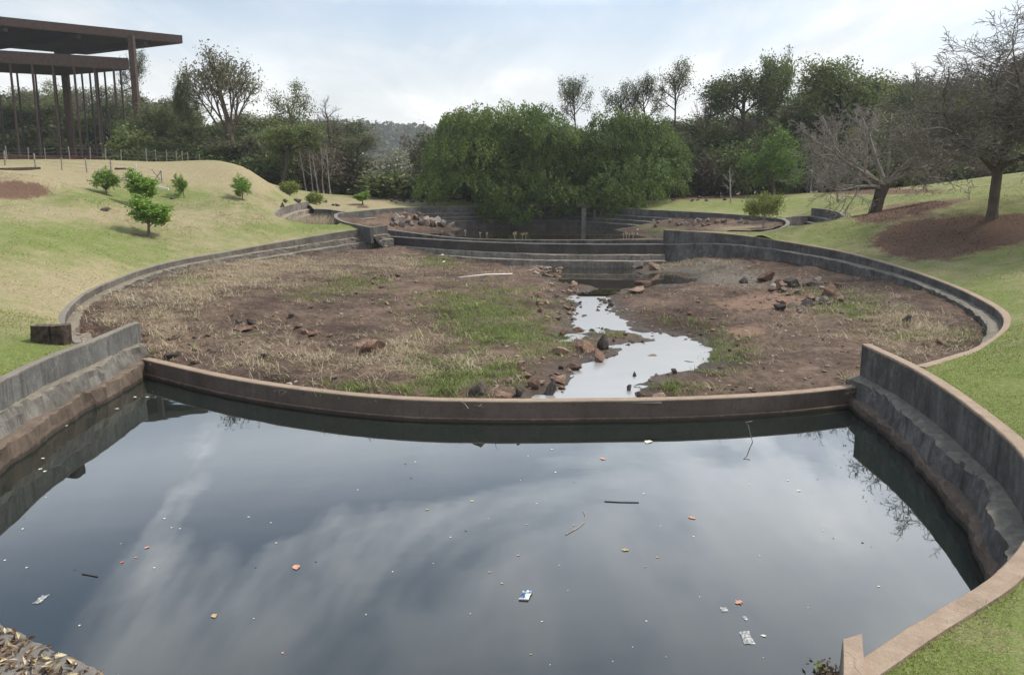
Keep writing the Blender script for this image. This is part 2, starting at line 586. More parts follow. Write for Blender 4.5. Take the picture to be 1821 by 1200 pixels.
mat_lawn()
mat_mud()
mat_water('pond_water', (0.010, 0.015, 0.013), 1.95, 0.010)
mat_water('far_water', (0.022, 0.018, 0.012), 1.33, 0.010, 0.03)
mat_water('stream_water', (0.24, 0.24, 0.235), 3.6, 0.06, 0.30)  # pale base colour stands in for bright sky reflected off the stream
mat_leaf('leaf_dark', (0.043, 0.063, 0.023), (0.087, 0.115, 0.038), (0.152, 0.178, 0.063))
mat_leaf('leaf_mid', (0.071, 0.102, 0.030), (0.136, 0.177, 0.052), (0.231, 0.272, 0.089))
mat_leaf('leaf_olive', (0.083, 0.090, 0.048), (0.149, 0.155, 0.081), (0.238, 0.232, 0.131))
mat_leaf('leaf_willow', (0.047, 0.078, 0.020), (0.104, 0.156, 0.035), (0.195, 0.254, 0.061))
mat_leaf('leaf_bright', (0.059, 0.117, 0.018), (0.103, 0.185, 0.029), (0.156, 0.254, 0.048))
mat_leaf('leaf_yellow', (0.11, 0.14, 0.025), (0.19, 0.23, 0.045), (0.27, 0.30, 0.08))
mat_leaf('leaf_sapling', (0.083, 0.165, 0.024), (0.165, 0.285, 0.042), (0.285, 0.420, 0.083))
mat_leaf('leaf_pale', (0.132, 0.138, 0.084), (0.288, 0.294, 0.216), (0.504, 0.504, 0.408))
mat_leaf('leaf_brown', (0.083, 0.065, 0.045), (0.143, 0.116, 0.081), (0.202, 0.167, 0.119))
mat_leaf('leaf_hill', (0.03, 0.042, 0.02), (0.05, 0.066, 0.03), (0.08, 0.095, 0.045))
mat_bark('bark_dark', (0.030, 0.025, 0.021), (0.085, 0.072, 0.060))
mat_bark('bark_brown', (0.055, 0.042, 0.032), (0.15, 0.12, 0.092))
mat_bark('bark_pale', (0.192, 0.168, 0.144), (0.408, 0.372, 0.324))
mat_bark('twig_grey', (0.154, 0.136, 0.116), (0.362, 0.326, 0.281), 3)
mat_bark('twig_dark', (0.10, 0.09, 0.076), (0.23, 0.205, 0.176), 3)
mat_bark('twig_brown', (0.105, 0.085, 0.070), (0.239, 0.205, 0.172), 3)
mat_rock('rock_brown', (0.068, 0.041, 0.030), (0.169, 0.101, 0.070), (0.317, 0.209, 0.149))
mat_rock('rock_dark', (0.030, 0.024, 0.022), (0.074, 0.061, 0.053), (0.162, 0.135, 0.115))
mat_rock('rock_grey', (0.090, 0.074, 0.065), (0.204, 0.174, 0.150), (0.348, 0.312, 0.276))
mat_rock('rock_tan', (0.132, 0.086, 0.057), (0.264, 0.182, 0.127), (0.396, 0.297, 0.220))
mat_blade('straw', (0.19, 0.15, 0.095), (0.38, 0.315, 0.21), (0.58, 0.50, 0.36))
mat_blade('weed', (0.081, 0.115, 0.027), (0.169, 0.223, 0.057), (0.284, 0.338, 0.108))
mat_blade('turf', (0.129, 0.177, 0.032), (0.220, 0.274, 0.066), (0.408, 0.387, 0.162))
mat_blade('hay', (0.255, 0.209, 0.116), (0.406, 0.348, 0.209), (0.581, 0.511, 0.337))
mat_blade('litter', (0.055, 0.035, 0.022), (0.21, 0.14, 0.085), (0.58, 0.51, 0.33), 0.15)
mat_blade('bark_chip', (0.07, 0.04, 0.028), (0.13, 0.08, 0.056), (0.22, 0.15, 0.11), 0.05)
mat_plain('rust_steel', (0.039, 0.024, 0.019), (0.072, 0.044, 0.034), 3, 0.75, 0.3)
mat_plain('dark_steel', (0.018, 0.015, 0.016), (0.04, 0.032, 0.032), 3, 0.7, 0.3)
mat_plain('post_wood', (0.16, 0.14, 0.115), (0.34, 0.305, 0.26), 9, 0.85)
mat_plain('post_white', (0.45, 0.44, 0.42), (0.68, 0.67, 0.64), 9, 0.8)
mat_plain('wire', (0.16, 0.15, 0.14), (0.28, 0.27, 0.26), 9, 0.5)
mat_plain('stump_wood', (0.020, 0.015, 0.012), (0.075, 0.056, 0.042), 7, 0.9, 0.2, 1.0)
mat_plain('stump_cut', (0.045, 0.035, 0.028), (0.13, 0.105, 0.085), 9, 0.9, 0.2, 0.8)
mat_plain('pipe_white', (0.55, 0.52, 0.48), (0.75, 0.72, 0.68), 6, 0.5)
mat_plain('red_soil', (0.07, 0.032, 0.022), (0.13, 0.06, 0.04), 3, 0.95, 0.1, 0.8)
mat_plain('leaf_pink', (0.40, 0.20, 0.13), (0.58, 0.33, 0.22), 30)
mat_plain('leaf_cream', (0.52, 0.48, 0.36), (0.75, 0.72, 0.60), 30)
mat_plain('leaf_tan', (0.30, 0.21, 0.11), (0.50, 0.38, 0.22), 30)
mat_plain('leaf_red', (0.42, 0.09, 0.06), (0.55, 0.17, 0.12), 30)
mat_plain('leaf_black', (0.03, 0.026, 0.02), (0.07, 0.06, 0.045), 30)
mat_plain('leaf_lime', (0.45, 0.46, 0.12), (0.62, 0.62, 0.20), 30)
mat_plain('film_grey', (0.13, 0.118, 0.108), (0.19, 0.175, 0.16), 12, 0.6)


def mat_packet():
    g = newmat('packet_foil')
    p = g.obj()
    n = g.noise(p, 26, 3, 0.6, 0.6)
    c = g.ramp(n, [(0.36, (0.04, 0.09, 0.22)), (0.46, (0.16, 0.30, 0.52)), (0.52, (0.62, 0.62, 0.52)), (0.60, (0.66, 0.60, 0.30)), (0.66, (0.08, 0.10, 0.14))], 'CONSTANT')
    g.surf(pbsdf(g, c, 0.3, g.bump(n, 0.6, 0.01), 0.6, Metallic=0.3))
    g = newmat('clear_plastic')
    n = g.noise(g.obj(), 22, 4, 0.7)
    c = g.ramp(n, [(0.4, (0.16, 0.17, 0.165)), (0.56, (0.33, 0.34, 0.33)), (0.66, (0.75, 0.75, 0.73))])
    g.surf(pbsdf(g, c, 0.25, g.bump(n, 1.0, 0.02), 0.6))


mat_packet()

# ------------------------------------------------------------------ plan of the place
ZR = 1.46                                   # rim of the near pond


def pzs(lst, z):
    return [Pz(a, b, z) for a, b in lst]


NR = pzs([(1533, 611), (1609, 647), (1677, 688), (1745, 739), (1793, 780), (1821, 812)], ZR) + [np.array([6.9, 10.0, ZR]), np.array([6.45, 9.0, ZR])] + \
    pzs([(1821, 960), (1777, 1012), (1737, 1042), (1660, 1087), (1600, 1123), (1541, 1162), (1500, 1187)], ZR)
NL = pzs([(249, 573), (235, 577), (170, 604), (113, 625), (57, 649), (0, 678)], ZR) + [np.array([a, b, ZR]) for a, b in ((-9.55, 12.5), (-8.5, 9.9), (-6.9, 7.6), (-5.1, 5.9))]
NR = spline(NR, 0.10)
NL = spline(NL, 0.10)


def nearest(path, px):
    x, _ = proj(path)
    k = len(path) // 2
    return int(np.argmin(np.abs(x[:k] - px)))


kR = nearest(NR, 1618)
kL = nearest(NL, 150)
BR = [(1180, 408, 50), (1300, 416, 47.5), (1400, 430, 44), (1500, 448, 40), (1600, 475, 35.5), (1680, 503, 32)]
BRp = [At(*p) for p in BR] + pzs([(1740, 530), (1775, 552), (1785, 572), (1770, 595), (1730, 619), (1690, 632)], 1.41) + [NR[kR]]
BR = spline(BRp, 0.25)
BL = [(689, 400, 58), (600, 413, 54), (500, 430, 49), (400, 448, 44), (320, 462, 40), (250, 480, 36), (190, 503, 31.5), (150, 523, 28), (125, 545, 25.2), (115, 565, 22.9), (120, 582, 21.4)]
BL = spline([At(*p) for p in BL] + [NL[kL]], 0.25)
WN = spline(pzs([(252, 638), (400, 671), (560, 695), (720, 709), (890, 713), (1060, 712), (1230, 709), (1400, 700), (1530, 687)], 0.50), 0.2)
WF1 = spline([At(*p) for p in [(689, 420, 58.5), (796, 427, 54), (900, 431.5, 51), (1036, 434, 49.6), (1182, 434, 49.4)]], 0.3)
WF2 = spline([At(*p) for p in [(686, 408, 63), (796, 421.5, 56.5), (900, 426, 53.8), (1036, 426.5, 52.8), (1184, 425.5, 52.6)]], 0.3)
FP = [(664, 404, 55), (643, 400, 56), (618, 395, 57.5), (604, 389, 59), (600, 383.5, 61), (605, 379, 63), (631, 376, 66), (698, 370, 72), (758, 368, 76), (857, 366.3, 78.8), (930, 366, 79.6), (1020, 367, 79), (1118, 371, 75), (1256, 378, 66.5), (1316, 382, 62), (1365, 386.5, 58.5),
      (1387, 389, 56.5), (1397, 393.5, 54.8), (1395, 400, 53), (1380, 407, 51.5), (1356, 411, 50.3)]
FPw = spline([At(*p) for p in FP], 0.4)
SPl = spline([At(*p) for p in [(489, 383, 58), (492, 377, 60), (503, 369, 63), (525, 362.5, 66.5), (548, 358.5, 70)]], 0.3)
SPb = spline([At(*p) for p in [(558, 371.5, 68), (575, 372, 67.2), (592, 373.5, 66), (608, 376.5, 64.2)]], 0.3)
SPr = spline([At(*p) for p in [(1500, 384.5, 54), (1490, 377.5, 57), (1470, 372.5, 60), (1443, 369.5, 63)]], 0.3)
SPc = spline([At(*p) for p in [(1441, 384, 62.5), (1415, 384.5, 60.5), (1393, 387, 58.5)]], 0.3)

near_poly = np.vstack([NL[kL:, :2], [(-3.2, 4.6), (-1.2, 4.0), (0.9, 4.1), (2.2, 4.9)], NR[kR:, :2][::-1]])
hole1 = np.vstack([NL[kL:, :2], [(-3.2, 4.6), (-1.2, 4.0), (0.9, 4.1), (2.2, 4.9)], NR[kR:, :2][::-1], BR[1:-1, :2][::-1], WF1[::-1, :2], BL[1:-1, :2]])
basin_poly = np.vstack([NL[:kL + 1, :2], BL[:-1, :2][::-1], WF1[:, :2], BR[:-1, :2], NR[:kR + 1, :2][::-1], WN[::-1, :2]])
far_poly = np.vstack([FPw[:, :2], [BR[0, :2]], WF2[::-1, :2], [BL[0, :2]]])
far_hole = np.vstack([FPw[:, :2], WF1[::-1, :2]])
# side ponds: (rim path, front edge)
sl_front = [At(*p) for p in [(600, 400, 57.2), (570, 399.5, 56), (546, 398, 55.4), (522, 394, 55.6), (505, 389.5, 56.4)]]
side_l = np.vstack([SPl[:, :2], SPb[:, :2], [At(603, 384, 60.3)[:2], At(606, 391, 58)[:2]], [p[:2] for p in sl_front]])
sr_front = [At(*p) for p in [(1398, 402, 53.0), (1440, 401, 51), (1475, 394, 52)]]
side_r = np.vstack([SPr[:, :2], SPc[:-1, :2], [At(1401, 393.5, 55.2)[:2]], [p[:2] for p in sr_front]])

# lawn height
ctrl = []
for path, dz in ((NL[kL:], -0.05), (NR[kR:], -0.05), (BL, -0.05), (BR, -0.05), (FPw, -0.06), (SPl, -0.05), (SPb, -0.05), (SPr, -0.05), (SPc, -0.05)):
    for p in path[::6]:
        ctrl.append((p[0], p[1], p[2] + dz))
for p in sl_front + sr_front:
    ctrl.append(tuple(p))
for p in [(0, 640, 17), (60, 615, 18.6), (0, 560, 21), (0, 480, 27), (0, 400, 36), (100, 440, 33), (200, 400, 44), (258, 418, 44), (100, 370, 46), (0, 352, 44), (-60, 330, 45),
          (0, 311, 48), (60, 317, 47.5), (104, 345, 46), (-80, 300, 50), (250, 375, 52), (400, 380, 52), (470, 395, 52), (450, 362, 57), (185, 345, 54), (325, 352, 58), (430, 357, 60),
          (150, 320, 58), (240, 318, 60), (300, 293, 66), (430, 298, 66), (500, 355, 63), (380, 322, 63), (450, 330, 64), (0, 291, 62), (150, 289, 65), (-100, 285, 66), (350, 291, 72), (200, 287, 76), (0, 286.5, 76), (-100, 286, 76), (0, 286.5, 104), (120, 286.5, 110), (230, 286.5, 114), (-150, 286, 95), (60, 285, 128), (200, 285, 135), (-100, 284, 125), (-40, 284, 150), (440, 300, 72), (500, 348, 72),
          (550, 362, 70), (640, 362, 72), (760, 358, 82), (690, 350, 88), (600, 348, 90), (500, 345, 92), (930, 357, 87), (850, 357, 86), (1200, 350, 88), (1200, 363, 76), (1300, 361, 74), (1420, 346, 80),
          (1490, 358, 64), (1555, 379, 50), (1430, 402, 46), (1350, 416, 45.8), (1600, 400, 42), (1762, 389, 40), (1821, 370, 40), (1821, 320, 56), (1900, 300, 56), (1650, 338, 60), (1520, 345, 72), (1600, 442, 39),
          (1821, 440, 36), (1821, 500, 30), (1900, 460, 33), (1821, 600, 18.8), (1821, 690, 14.8), (1900, 700, 13.5), (1700, 645, 16.8), (1950, 560, 19)]:
    ctrl.append(tuple(At(*p)))
for x in (-36, 0, 40, 80, 120):
    for y, z in ((108, 5.3), (135, 5.6), (160, 5.6)):
        ctrl.append((x, y, z))
for x, y, z in [(9, 3, 1.7), (14, 6, 2.2), (5, 2, 1.7), (-12, 4, 1.6), (-18, 10, 1.9), (-30, 10, 2.4), (-60, 30, 5.5), (-75, 70, 8.5), (30, 8, 3), (60, 30, 6), (70, 70, 8), (0, -8, 1.8), (-25, 25, 2.6), (60, 90, 6.5), (40, 95, 5.6), (-35, 90, 7.0)]:
    ctrl.append((x, y, z))
lawn_z = tps(ctrl, 0.3)

# basin floor height
bc = []
for p in [(139, 583, 24.0), (173, 549, 27), (234, 514, 33.2), (278, 498, 36.6), (370, 473, 42), (463, 461, 46.5), (560, 452, 51), (690, 440, 56.3), (1745, 588, 24.6)]:
    bc.append(tuple(At(*p)))
for a, b, z in [(760, 455, 1.2), (900, 470, 0.8), (1000, 472, 0.78), (1125, 471, 0.8), (600, 520, 0.98), (300, 600, 0.72), (500, 650, 0.6), (700, 690, 0.54), (260, 640, 0.58), (890, 700, 0.5), (1250, 700, 0.5), (1480, 680, 0.56), (750, 500, 1.0), (850, 560, 0.72), (1695, 549, 0.92), (1592, 520, 1.08),
                (1507, 495, 1.22), (1370, 471, 1.38), (1250, 462, 1.35), (1185, 465, 1.05), (1400, 620, 0.62), (1300, 545, 0.85), (1500, 565, 0.86), (1350, 500, 1.0), (1600, 610, 0.75), (1060, 560, 0.66), (1060, 620, 0.5), (1160, 640, 0.48), (400, 560, 0.95), (1230, 480, 0.9), (1100, 490, 0.75)]:
    bc.append(tuple(Pz(a, b, z)))
basin_base = tps(bc, 0.3)


def water_line(y):
    return np.interp(y, [16, 26.5, 31, 35.5, 37.0, 60], [0.445, 0.445, 0.56, 0.70, 0.745, 0.75])


str_px = [(1001, 526, .7), (1021, 542, .65), (1015, 564, .58), (1028, 580, .52), (1015, 594, .48), (997, 607, .45), (1030, 603, .45), (1052, 592, .5), (1080, 582, .52), (1125, 592, .46), (1160, 605, .445), (1089, 616, .445), (1083, 637, .445), (1037, 647, .445), (1006, 662, .445),
          (994, 690, .445), (960, 700, .445), (925, 714, .445), (932, 716, .445), (1129, 716, .445), (1138, 705, .445), (1135, 684, .445), (1184, 666, .445), (1252, 655, .445), (1275, 645, .445), (1258, 622, .445), (1224, 600, .445), (1184, 594, .45), (1138, 588, .5), (1114, 566, .58), (1086, 548, .65), (1077, 519, .7)]
stream_poly = np.array([Pz(*p)[:2] for p in str_px])
pud_px = [(955, 482), (985, 473), (1130, 473), (1140, 486), (1200, 484), (1245, 488), (1235, 500), (1170, 510), (1120, 514), (1075, 522), (1050, 524), (1060, 510), (1000, 503)]
puddle_poly = np.array([Pz(a, b, .75)[:2] for a, b in pud_px])


def blobs_px(P, lst):
    x, y = proj(P)
    out = np.zeros(x.shape)
    for (cx, cy, rx, ry, s) in lst:
        out += s * np.exp(-(((x - cx) / rx) ** 2 + ((y - cy) / ry) ** 2))
    return out


def basin_z(x, y, full=False):
    x = np.asarray(x, float)
    y = np.asarray(y, float)
    z = basin_base(x, y)
    rough = 0.15 * fbm(x * 0.9, y * 0.9, 3, 4) + 0.10 * np.abs(fbm(x * 2.6, y * 2.6, 9, 3))
    nz = 0.40 * fbm(x * 1.1, y * 1.1, 21, 4) + 0.42 * fbm(x * 3.3, y * 3.3, 23, 3)
    d1 = pdist(stream_poly, x, y) * np.where(inside(stream_poly, x, y), -1, 1) + nz
    d2 = pdist(puddle_poly, x, y) * np.where(inside(puddle_poly, x, y), -1, 1) + nz * 1.3
    d = np.minimum(d1, d2)
    wl = water_line(y)
    shore = wl + np.clip(d, -0.5, 3.0) * np.where(d > 0, 0.12, 0.22) + 0.25 * rough
    k = np.clip((d - 0.2) / 1.6, 0, 1)
    k = k * k * (3 - 2 * k)
    zz = shore * (1 - k) + np.maximum(z + rough, wl + 0.04) * k
    dw = pdist(WN, x, y, False)
    zz = np.minimum(zz, 0.40 + np.clip(dw - 0.25, 0, 9) * 0.35 + 0.03 * rough)
    dw = pdist(WF1, x, y, False)
    zz = np.where((dw < 0.5) & (y > 47), np.minimum(zz, 1.3), zz)
    if full:
        return zz, d
    return zz


# ------------------------------------------------------------------ ground sheets
def lawn_masks(P):
    px, py = proj(P)
    left = px < 700
    gr = np.where(left, 0.34, 0.62)
    gr = gr + blobs_px(P, [(100, 420, 240, 34, .55), (40, 640, 110, 45, .8), (300, 348, 230, 17, .65), (430, 372, 120, 12, .15), (560, 402, 120, 10, .75), (300, 395, 190, 12, -.15),
                           (150, 380, 180, 14, -.45), (140, 520, 100, 40, -.45), (60, 550, 60, 40, .15), (220, 460, 90, 20, .25), (430, 330, 110, 30, -.5), (1730, 690, 130, 90, .45), (1500, 420, 120, 16, .1),
                           (1750, 520, 80, 30, .25), (1700, 640, 60, 12, -.2), (1690, 480, 60, 14, -.25), (1700, 1150, 130, 80, .30), (1650, 345, 140, 18, .1), (60, 320, 120, 20, -.6), (690, 362, 150, 9, -.5), (800, 362, 60, 7, .3), (1220, 366, 120, 7, .1), (1330, 362, 90, 9, .1), (250, 300, 200, 9, -.2), (230, 304, 280, 15, -.35), (60, 560, 70, 50, -.15)])
    mu = blobs_px(P, [(1640, 432, 95, 34, 1.1), (1730, 415, 110, 26, 1.1), (1821, 402, 120, 20, 1.0), (1600, 374, 42, 10, 1.0), (1545, 388, 40, 8, .9), (1660, 364, 45, 8, .9), (1720, 354, 40, 5, .6),
                      (30, 338, 62, 17, 1.3), (430, 316, 70, 20, .28), (258, 419, 38, 5, .9), (427, 357, 20, 3, .8), (647, 368, 18, 3, .9), (1235, 350, 120, 4.5, 1.0), (1000, 357, 190, 5, .8), (780, 353.5, 130, 3.5, .55), (1560, 341, 150, 6, 1.0), (190, 345, 16, 3, .5)])
    return gr, mu


def build_lawn():
    pts = []
    r = 3.0
    rows = []
    while r < 165:
        st = max(0.016, 0.16 / r)
        n = int(2 * 1.25 / st)
        a = np.linspace(-1.25, 1.25, n) + (0.5 * st if len(rows) % 2 else 0)
        rows.append(np.stack([np.sin(a) * r, np.cos(a) * r], 1))
        r *= 1 + max(0.020, min(0.05, 0.16 / r))
    Q = np.vstack(rows)
    Q = np.vstack([Q, [(x, y) for x in np.arange(-20, 21, 2.5) for y in (-10, -6, -2, 1)]])
    keep = np.ones(len(Q), bool)
    loops = [hole1, far_hole, side_l, side_r]
    for h in loops:
        keep &= ~inside(h, Q[:, 0], Q[:, 1])
        keep &= pdist(h, Q[:, 0], Q[:, 1]) > 0.08
    Q = Q[keep]
    vs = [Vector(q) for q in Q]
    ed = []
    for h in loops:
        b = len(vs)
        vs += [Vector(q) for q in h]
        ed += [(b + i, b + (i + 1) % len(h)) for i in range(len(h))]
    ov, oe, of = geometry.delaunay_2d_cdt(vs, ed, [], 0, 1e-5)[:3]
    V = np.array([(v[0], v[1]) for v in ov])
    T = np.array([f for f in of if len(f) == 3])
    c = V[T].mean(1)
    bad = np.zeros(len(T), bool)
    for h in loops:
        bad |= inside(h, c[:, 0], c[:, 1])
    T = T[~bad]
    a, b, cc = V[T[:, 0]], V[T[:, 1]], V[T[:, 2]]
    fl = (b[:, 0] - a[:, 0]) * (cc[:, 1] - a[:, 1]) - (b[:, 1] - a[:, 1]) * (cc[:, 0] - a[:, 0]) < 0
    T[fl] = T[fl][:, ::-1]
    z = lawn_z(V[:, 0], V[:, 1])
    dh = np.minimum.reduce([pdist(h, V[:, 0], V[:, 1]) for h in loops])
    z = z + 0.05 * fbm(V[:, 0] * 0.5, V[:, 1] * 0.5, 5, 3) * np.clip(dh / 1.5, 0, 1)
    P = np.stack([V[:, 0], V[:, 1], z], 1)
    used = np.unique(T)
    mp = np.full(len(P), -1)
    mp[used] = np.arange(len(used))
    P, T = P[used], mp[T]
    gr, mu = lawn_masks(P)
    fo = np.clip((P[:, 1] - 84) / 6, 0, 1)
    fo = np.maximum(fo, np.clip((np.abs(P[:, 0]) - 30) / 6, 0, 1) * np.clip((P[:, 1] - 66) / 6, 0, 1) * (P[:, 0] > 0))
    fo = fo * (1 - ((P[:, 0] < -40) & (P[:, 1] < 128)))
    me = mesh_np('lawn', P, T, True, {'green': gr, 'mulch': mu, 'forest': fo}, [M['lawn']])
    tag(link('lawn', me), None, None, None, 'structure')
    # far ground to the horizon
    mb = MB()
    ring = [(-2600, -2600), (2600, -2600), (2600, 2600), (-2600, 2600)]
    me2 = mesh_np('ground', [(x, y, -3.2) for x, y in ring], [[0, 1, 2, 3]], False, {'green': np.full(4, .3), 'mulch': np.zeros(4), 'forest': np.ones(4)}, [M['lawn']])
    tag(link('ground', me2), None, None, None, 'structure')
    xs = np.concatenate([np.linspace(-1500, -170, 14), np.linspace(-160, 160, 9), np.linspace(170, 1500, 14)])
    ys = np.linspace(138, 560, 12)
    X, Y = np.meshgrid(xs, ys, indexing='ij')
    Z = 4.0 + np.clip((Y - 140) / 420, 0, 1) * 4 + 1.5 * fbm(X / 60, Y / 60, 31, 3)
    n1, n2 = X.shape
    i, j = np.meshgrid(np.arange(n1 - 1), np.arange(n2 - 1), indexing='ij')
    q = np.stack([i * n2 + j, (i + 1) * n2 + j, (i + 1) * n2 + j + 1, i * n2 + j + 1], -1).reshape(-1, 4)
    nv = X.size
    me3 = mesh_np('terrain', np.stack([X, Y, Z], -1).reshape(-1, 3), q, True, {'green': np.full(nv, .3), 'mulch': np.zeros(nv), 'forest': np.ones(nv)}, [M['lawn']])
    tag(link('terrain', me3), None, None, None, 'structure')


def grid_floor(name, poly, zf, step, grow_by, matn, attrf):
    x0, y0 = poly.min(0) - grow_by
    x1, y1 = poly.max(0) + grow_by
    xs, ys = np.arange(x0, x1, step), np.arange(y0, y1, step)
    X, Y = np.meshgrid(xs, ys, indexing='ij')
    rng = np.random.default_rng(4)
    X = X + rng.uniform(-.3, .3, X.shape) * step
    Y = Y + rng.uniform(-.3, .3, X.shape) * step
    ok = inside(poly, X, Y) | (pdist(poly, X, Y) < grow_by)
    n1, n2 = X.shape
    i, j = np.meshgrid(np.arange(n1 - 1), np.arange(n2 - 1), indexing='ij')
    i, j = i.ravel(), j.ravel()
    q = np.stack([i * n2 + j, (i + 1) * n2 + j, (i + 1) * n2 + j + 1, i * n2 + j + 1], -1)
    if name == 'basin_floor':
        ok &= ~(inside(near_poly_full, X, Y) & (pdist(near_poly_full, X, Y) > -1)) | (pdist(WN, X, Y, False) > 30)
    q = q[ok.ravel()[q].all(1)]
    used = np.unique(q)
    mp = np.full(X.size, -1)
    mp[used] = np.arange(len(used))
    x, y = X.ravel()[used], Y.ravel()[used]
    z, att = zf(x, y)
    P = np.stack([x, y, z], 1)
    me = mesh_np(name, P, mp[q], True, attrf(P, att), [M[matn]])
    return tag(link(name, me), None, None, None, 'structure')


STRAW = [(420, 490, 110, 22, .9), (330, 520, 80, 22, .8), (640, 480, 110, 14, .55), (470, 465, 120, 12, .6), (300, 600, 60, 35, .75), (440, 610, 60, 30, .6), (560, 640, 110, 30, .55), (720, 620, 70, 30, .7), (700, 660, 70, 18, .5), (290, 560, 60, 20, .5),
         (1560, 570, 70, 28, .55), (1640, 600, 70, 22, .8), (1500, 690, 40, 10, .9), (1590, 615, 30, 12, .6), (830, 640, 50, 20, .5), (1440, 560, 40, 14, .4), (720, 460, 60, 10, .5), (1230, 470, 80, 10, .4), (200, 560, 40, 30, .6), (1520, 520, 80, 12, .3)]
GREEN = [(850, 545, 90, 30, .75), (900, 590, 100, 26, .8), (780, 640, 60, 20, .35), (800, 680, 60, 20, .75), (620, 690, 36, 10, 1.0), (720, 690, 60, 12, .6), (880, 660, 60, 25, .6), (630, 500, 50, 12, .5), (560, 520, 60, 16, .25), (1520, 550, 60, 18, .7), (1600, 590, 50, 16, .6), (1280, 610, 60, 16, .45), (1200, 690, 60, 10, .4), (1290, 640, 50, 26, .35),
         (1700, 600, 40, 14, .4), (960, 620, 60, 20, .4), (340, 500, 24, 8, .6), (1440, 520, 40, 8, .35), (1240, 575, 60, 10, .3), (780, 465, 50, 8, .6), (1100, 590, 40, 8, .3)]
ASH = [(1240, 475, 110, 22, .9), (1400, 500, 120, 18, .5), (1600, 545, 90, 16, .5), (400, 500, 250, 40, .35), (250, 540, 90, 35, .4), (850, 480, 80, 10, .3), (1300, 500, 60, 10, .5), (650, 460, 150, 14, .35)]
SLAB = [(1330, 590, 46, 12, 1.0), (1400, 530, 110, 26, .65), (1300, 545, 90, 20, .45), (660, 612, 50, 16, .8), (430, 585, 30, 6, .8), (560, 590, 50, 8, .6), (1450, 640, 70, 22, .4)]


def build_floors():
    def af(P, d):
        return {'straw': blobs_px(P, STRAW), 'green': blobs_px(P, GREEN), 'ash': blobs_px(P, ASH), 'slab': blobs_px(P, SLAB), 'wet': np.clip(1 - d / 0.9, 0, 1)}
    grid_floor('basin_floor', basin_poly, lambda x, y: basin_z(x, y, True), 0.15, 0.22, 'mud', af)
    global far_z
    fc = [tuple(At(*p)) for p in [(640, 393, 63), (700, 389, 70), (760, 387, 74), (1256, 396, 63.5), (1370, 401, 55), (1180, 391, 70), (1330, 408, 52.5), (1250, 412, 53), (700, 405, 62), (660, 400, 60)]]
    fc += [tuple(Pz(a, b, 2.12)) for a, b in [(725, 412), (790, 405), (1120, 406), (1150, 413), (1166, 424), (1090, 402.5), (860, 403)]]
    fc += [tuple(Pz(a, b, 1.8)) for a, b in [(900, 410), (1000, 412), (1080, 418), (820, 416), (950, 405)]]
    fz = tps(fc, 0.3)

    def far_z(x, y):
        z = fz(x, y) + 0.12 * fbm(x * 0.8, y * 0.8, 41, 3)
        return np.minimum(z, 1.5 + np.clip(np.minimum(pdist(WF2, x, y, False) - 0.4, pdist(WF1, x, y, False) - 2.4), 0, 9) * 0.9)
    G2 = [(1130, 400, 34, 4, 1.0), (1175, 408, 34, 5, 1.0), (1230, 405, 60, 5, .4), (760, 392, 60, 4, .5)]
    S2 = [(1300, 405, 90, 8, .7), (660, 396, 40, 6, .7), (1350, 410, 60, 6, .8)]
    grid_floor('far_pond_bed', far_hole, lambda x, y: (far_z(x, y), np.clip((far_z(x, y) - 2.12) * 3, 0, 9)), 0.4, 0.2, 'mud',
               lambda P, d: {'straw': blobs_px(P, S2), 'green': blobs_px(P, G2), 'ash': np.full(len(P), .25), 'slab': np.zeros(len(P)), 'wet': np.clip(1 - d / 0.5, 0, 1)})
    for nm, poly in (('side_pond_bed', side_l), ('side_pond_bed', side_r)):
        zf = (lambda x, y: (lawn_z(x, y) * 0 + 2.55 + 0.1 * fbm(x, y, 7, 3), None))
        grid_floor(nm, poly, zf, 0.4, 0.15, 'mud', lambda P, d: {'straw': np.full(len(P), .8), 'green': np.full(len(P), .3), 'ash': np.zeros(len(P)), 'slab': np.zeros(len(P)), 'wet': np.zeros(len(P))})
    # bed of the near pond
    grid_floor('pond_bed', near_poly_full, lambda x, y: (-0.9 + 0.1 * fbm(x, y, 2, 3), None), 0.6, 0.1, 'mud', lambda P, d: {k: np.full(len(P), 1.0 if k == 'wet' else 0.0) for k in ('straw', 'green', 'ash', 'slab', 'wet')})


near_poly_full = np.vstack([NL[:, :2], [(-3.2, 4.6), (-1.2, 4.0), (0.9, 4.1), (2.2, 4.9)], NR[:, :2][::-1], WN[::-1, :2]])


def sheet(name, poly, zf, matn, step=0.5):
    """flat or gently sloping water sheet over a polygon"""
    x0, y0 = poly.min(0)
    x1, y1 = poly.max(0)
    X, Y = np.meshgrid(np.arange(x0, x1 + step, step), np.arange(y0, y1 + step, step), indexing='ij')
    ok = inside(poly, X, Y) | (pdist(poly, X, Y) < step)
    n1, n2 = X.shape
    i, j = np.meshgrid(np.arange(n1 - 1), np.arange(n2 - 1), indexing='ij')
    i, j = i.ravel(), j.ravel()
    q = np.stack([i * n2 + j, (i + 1) * n2 + j, (i + 1) * n2 + j + 1, i * n2 + j + 1], -1)
    q = q[ok.ravel()[q].any(1)]
    used = np.unique(q)
    mp = np.full(X.size, -1)
    mp[used] = np.arange(len(used))
    x, y = X.ravel()[used], Y.ravel()[used]
    me = mesh_np(name, np.stack([x, y, zf(x, y)], 1), mp[q], True, None, [M[matn]])
    return tag(link(name, me), None, None, None, 'structure')


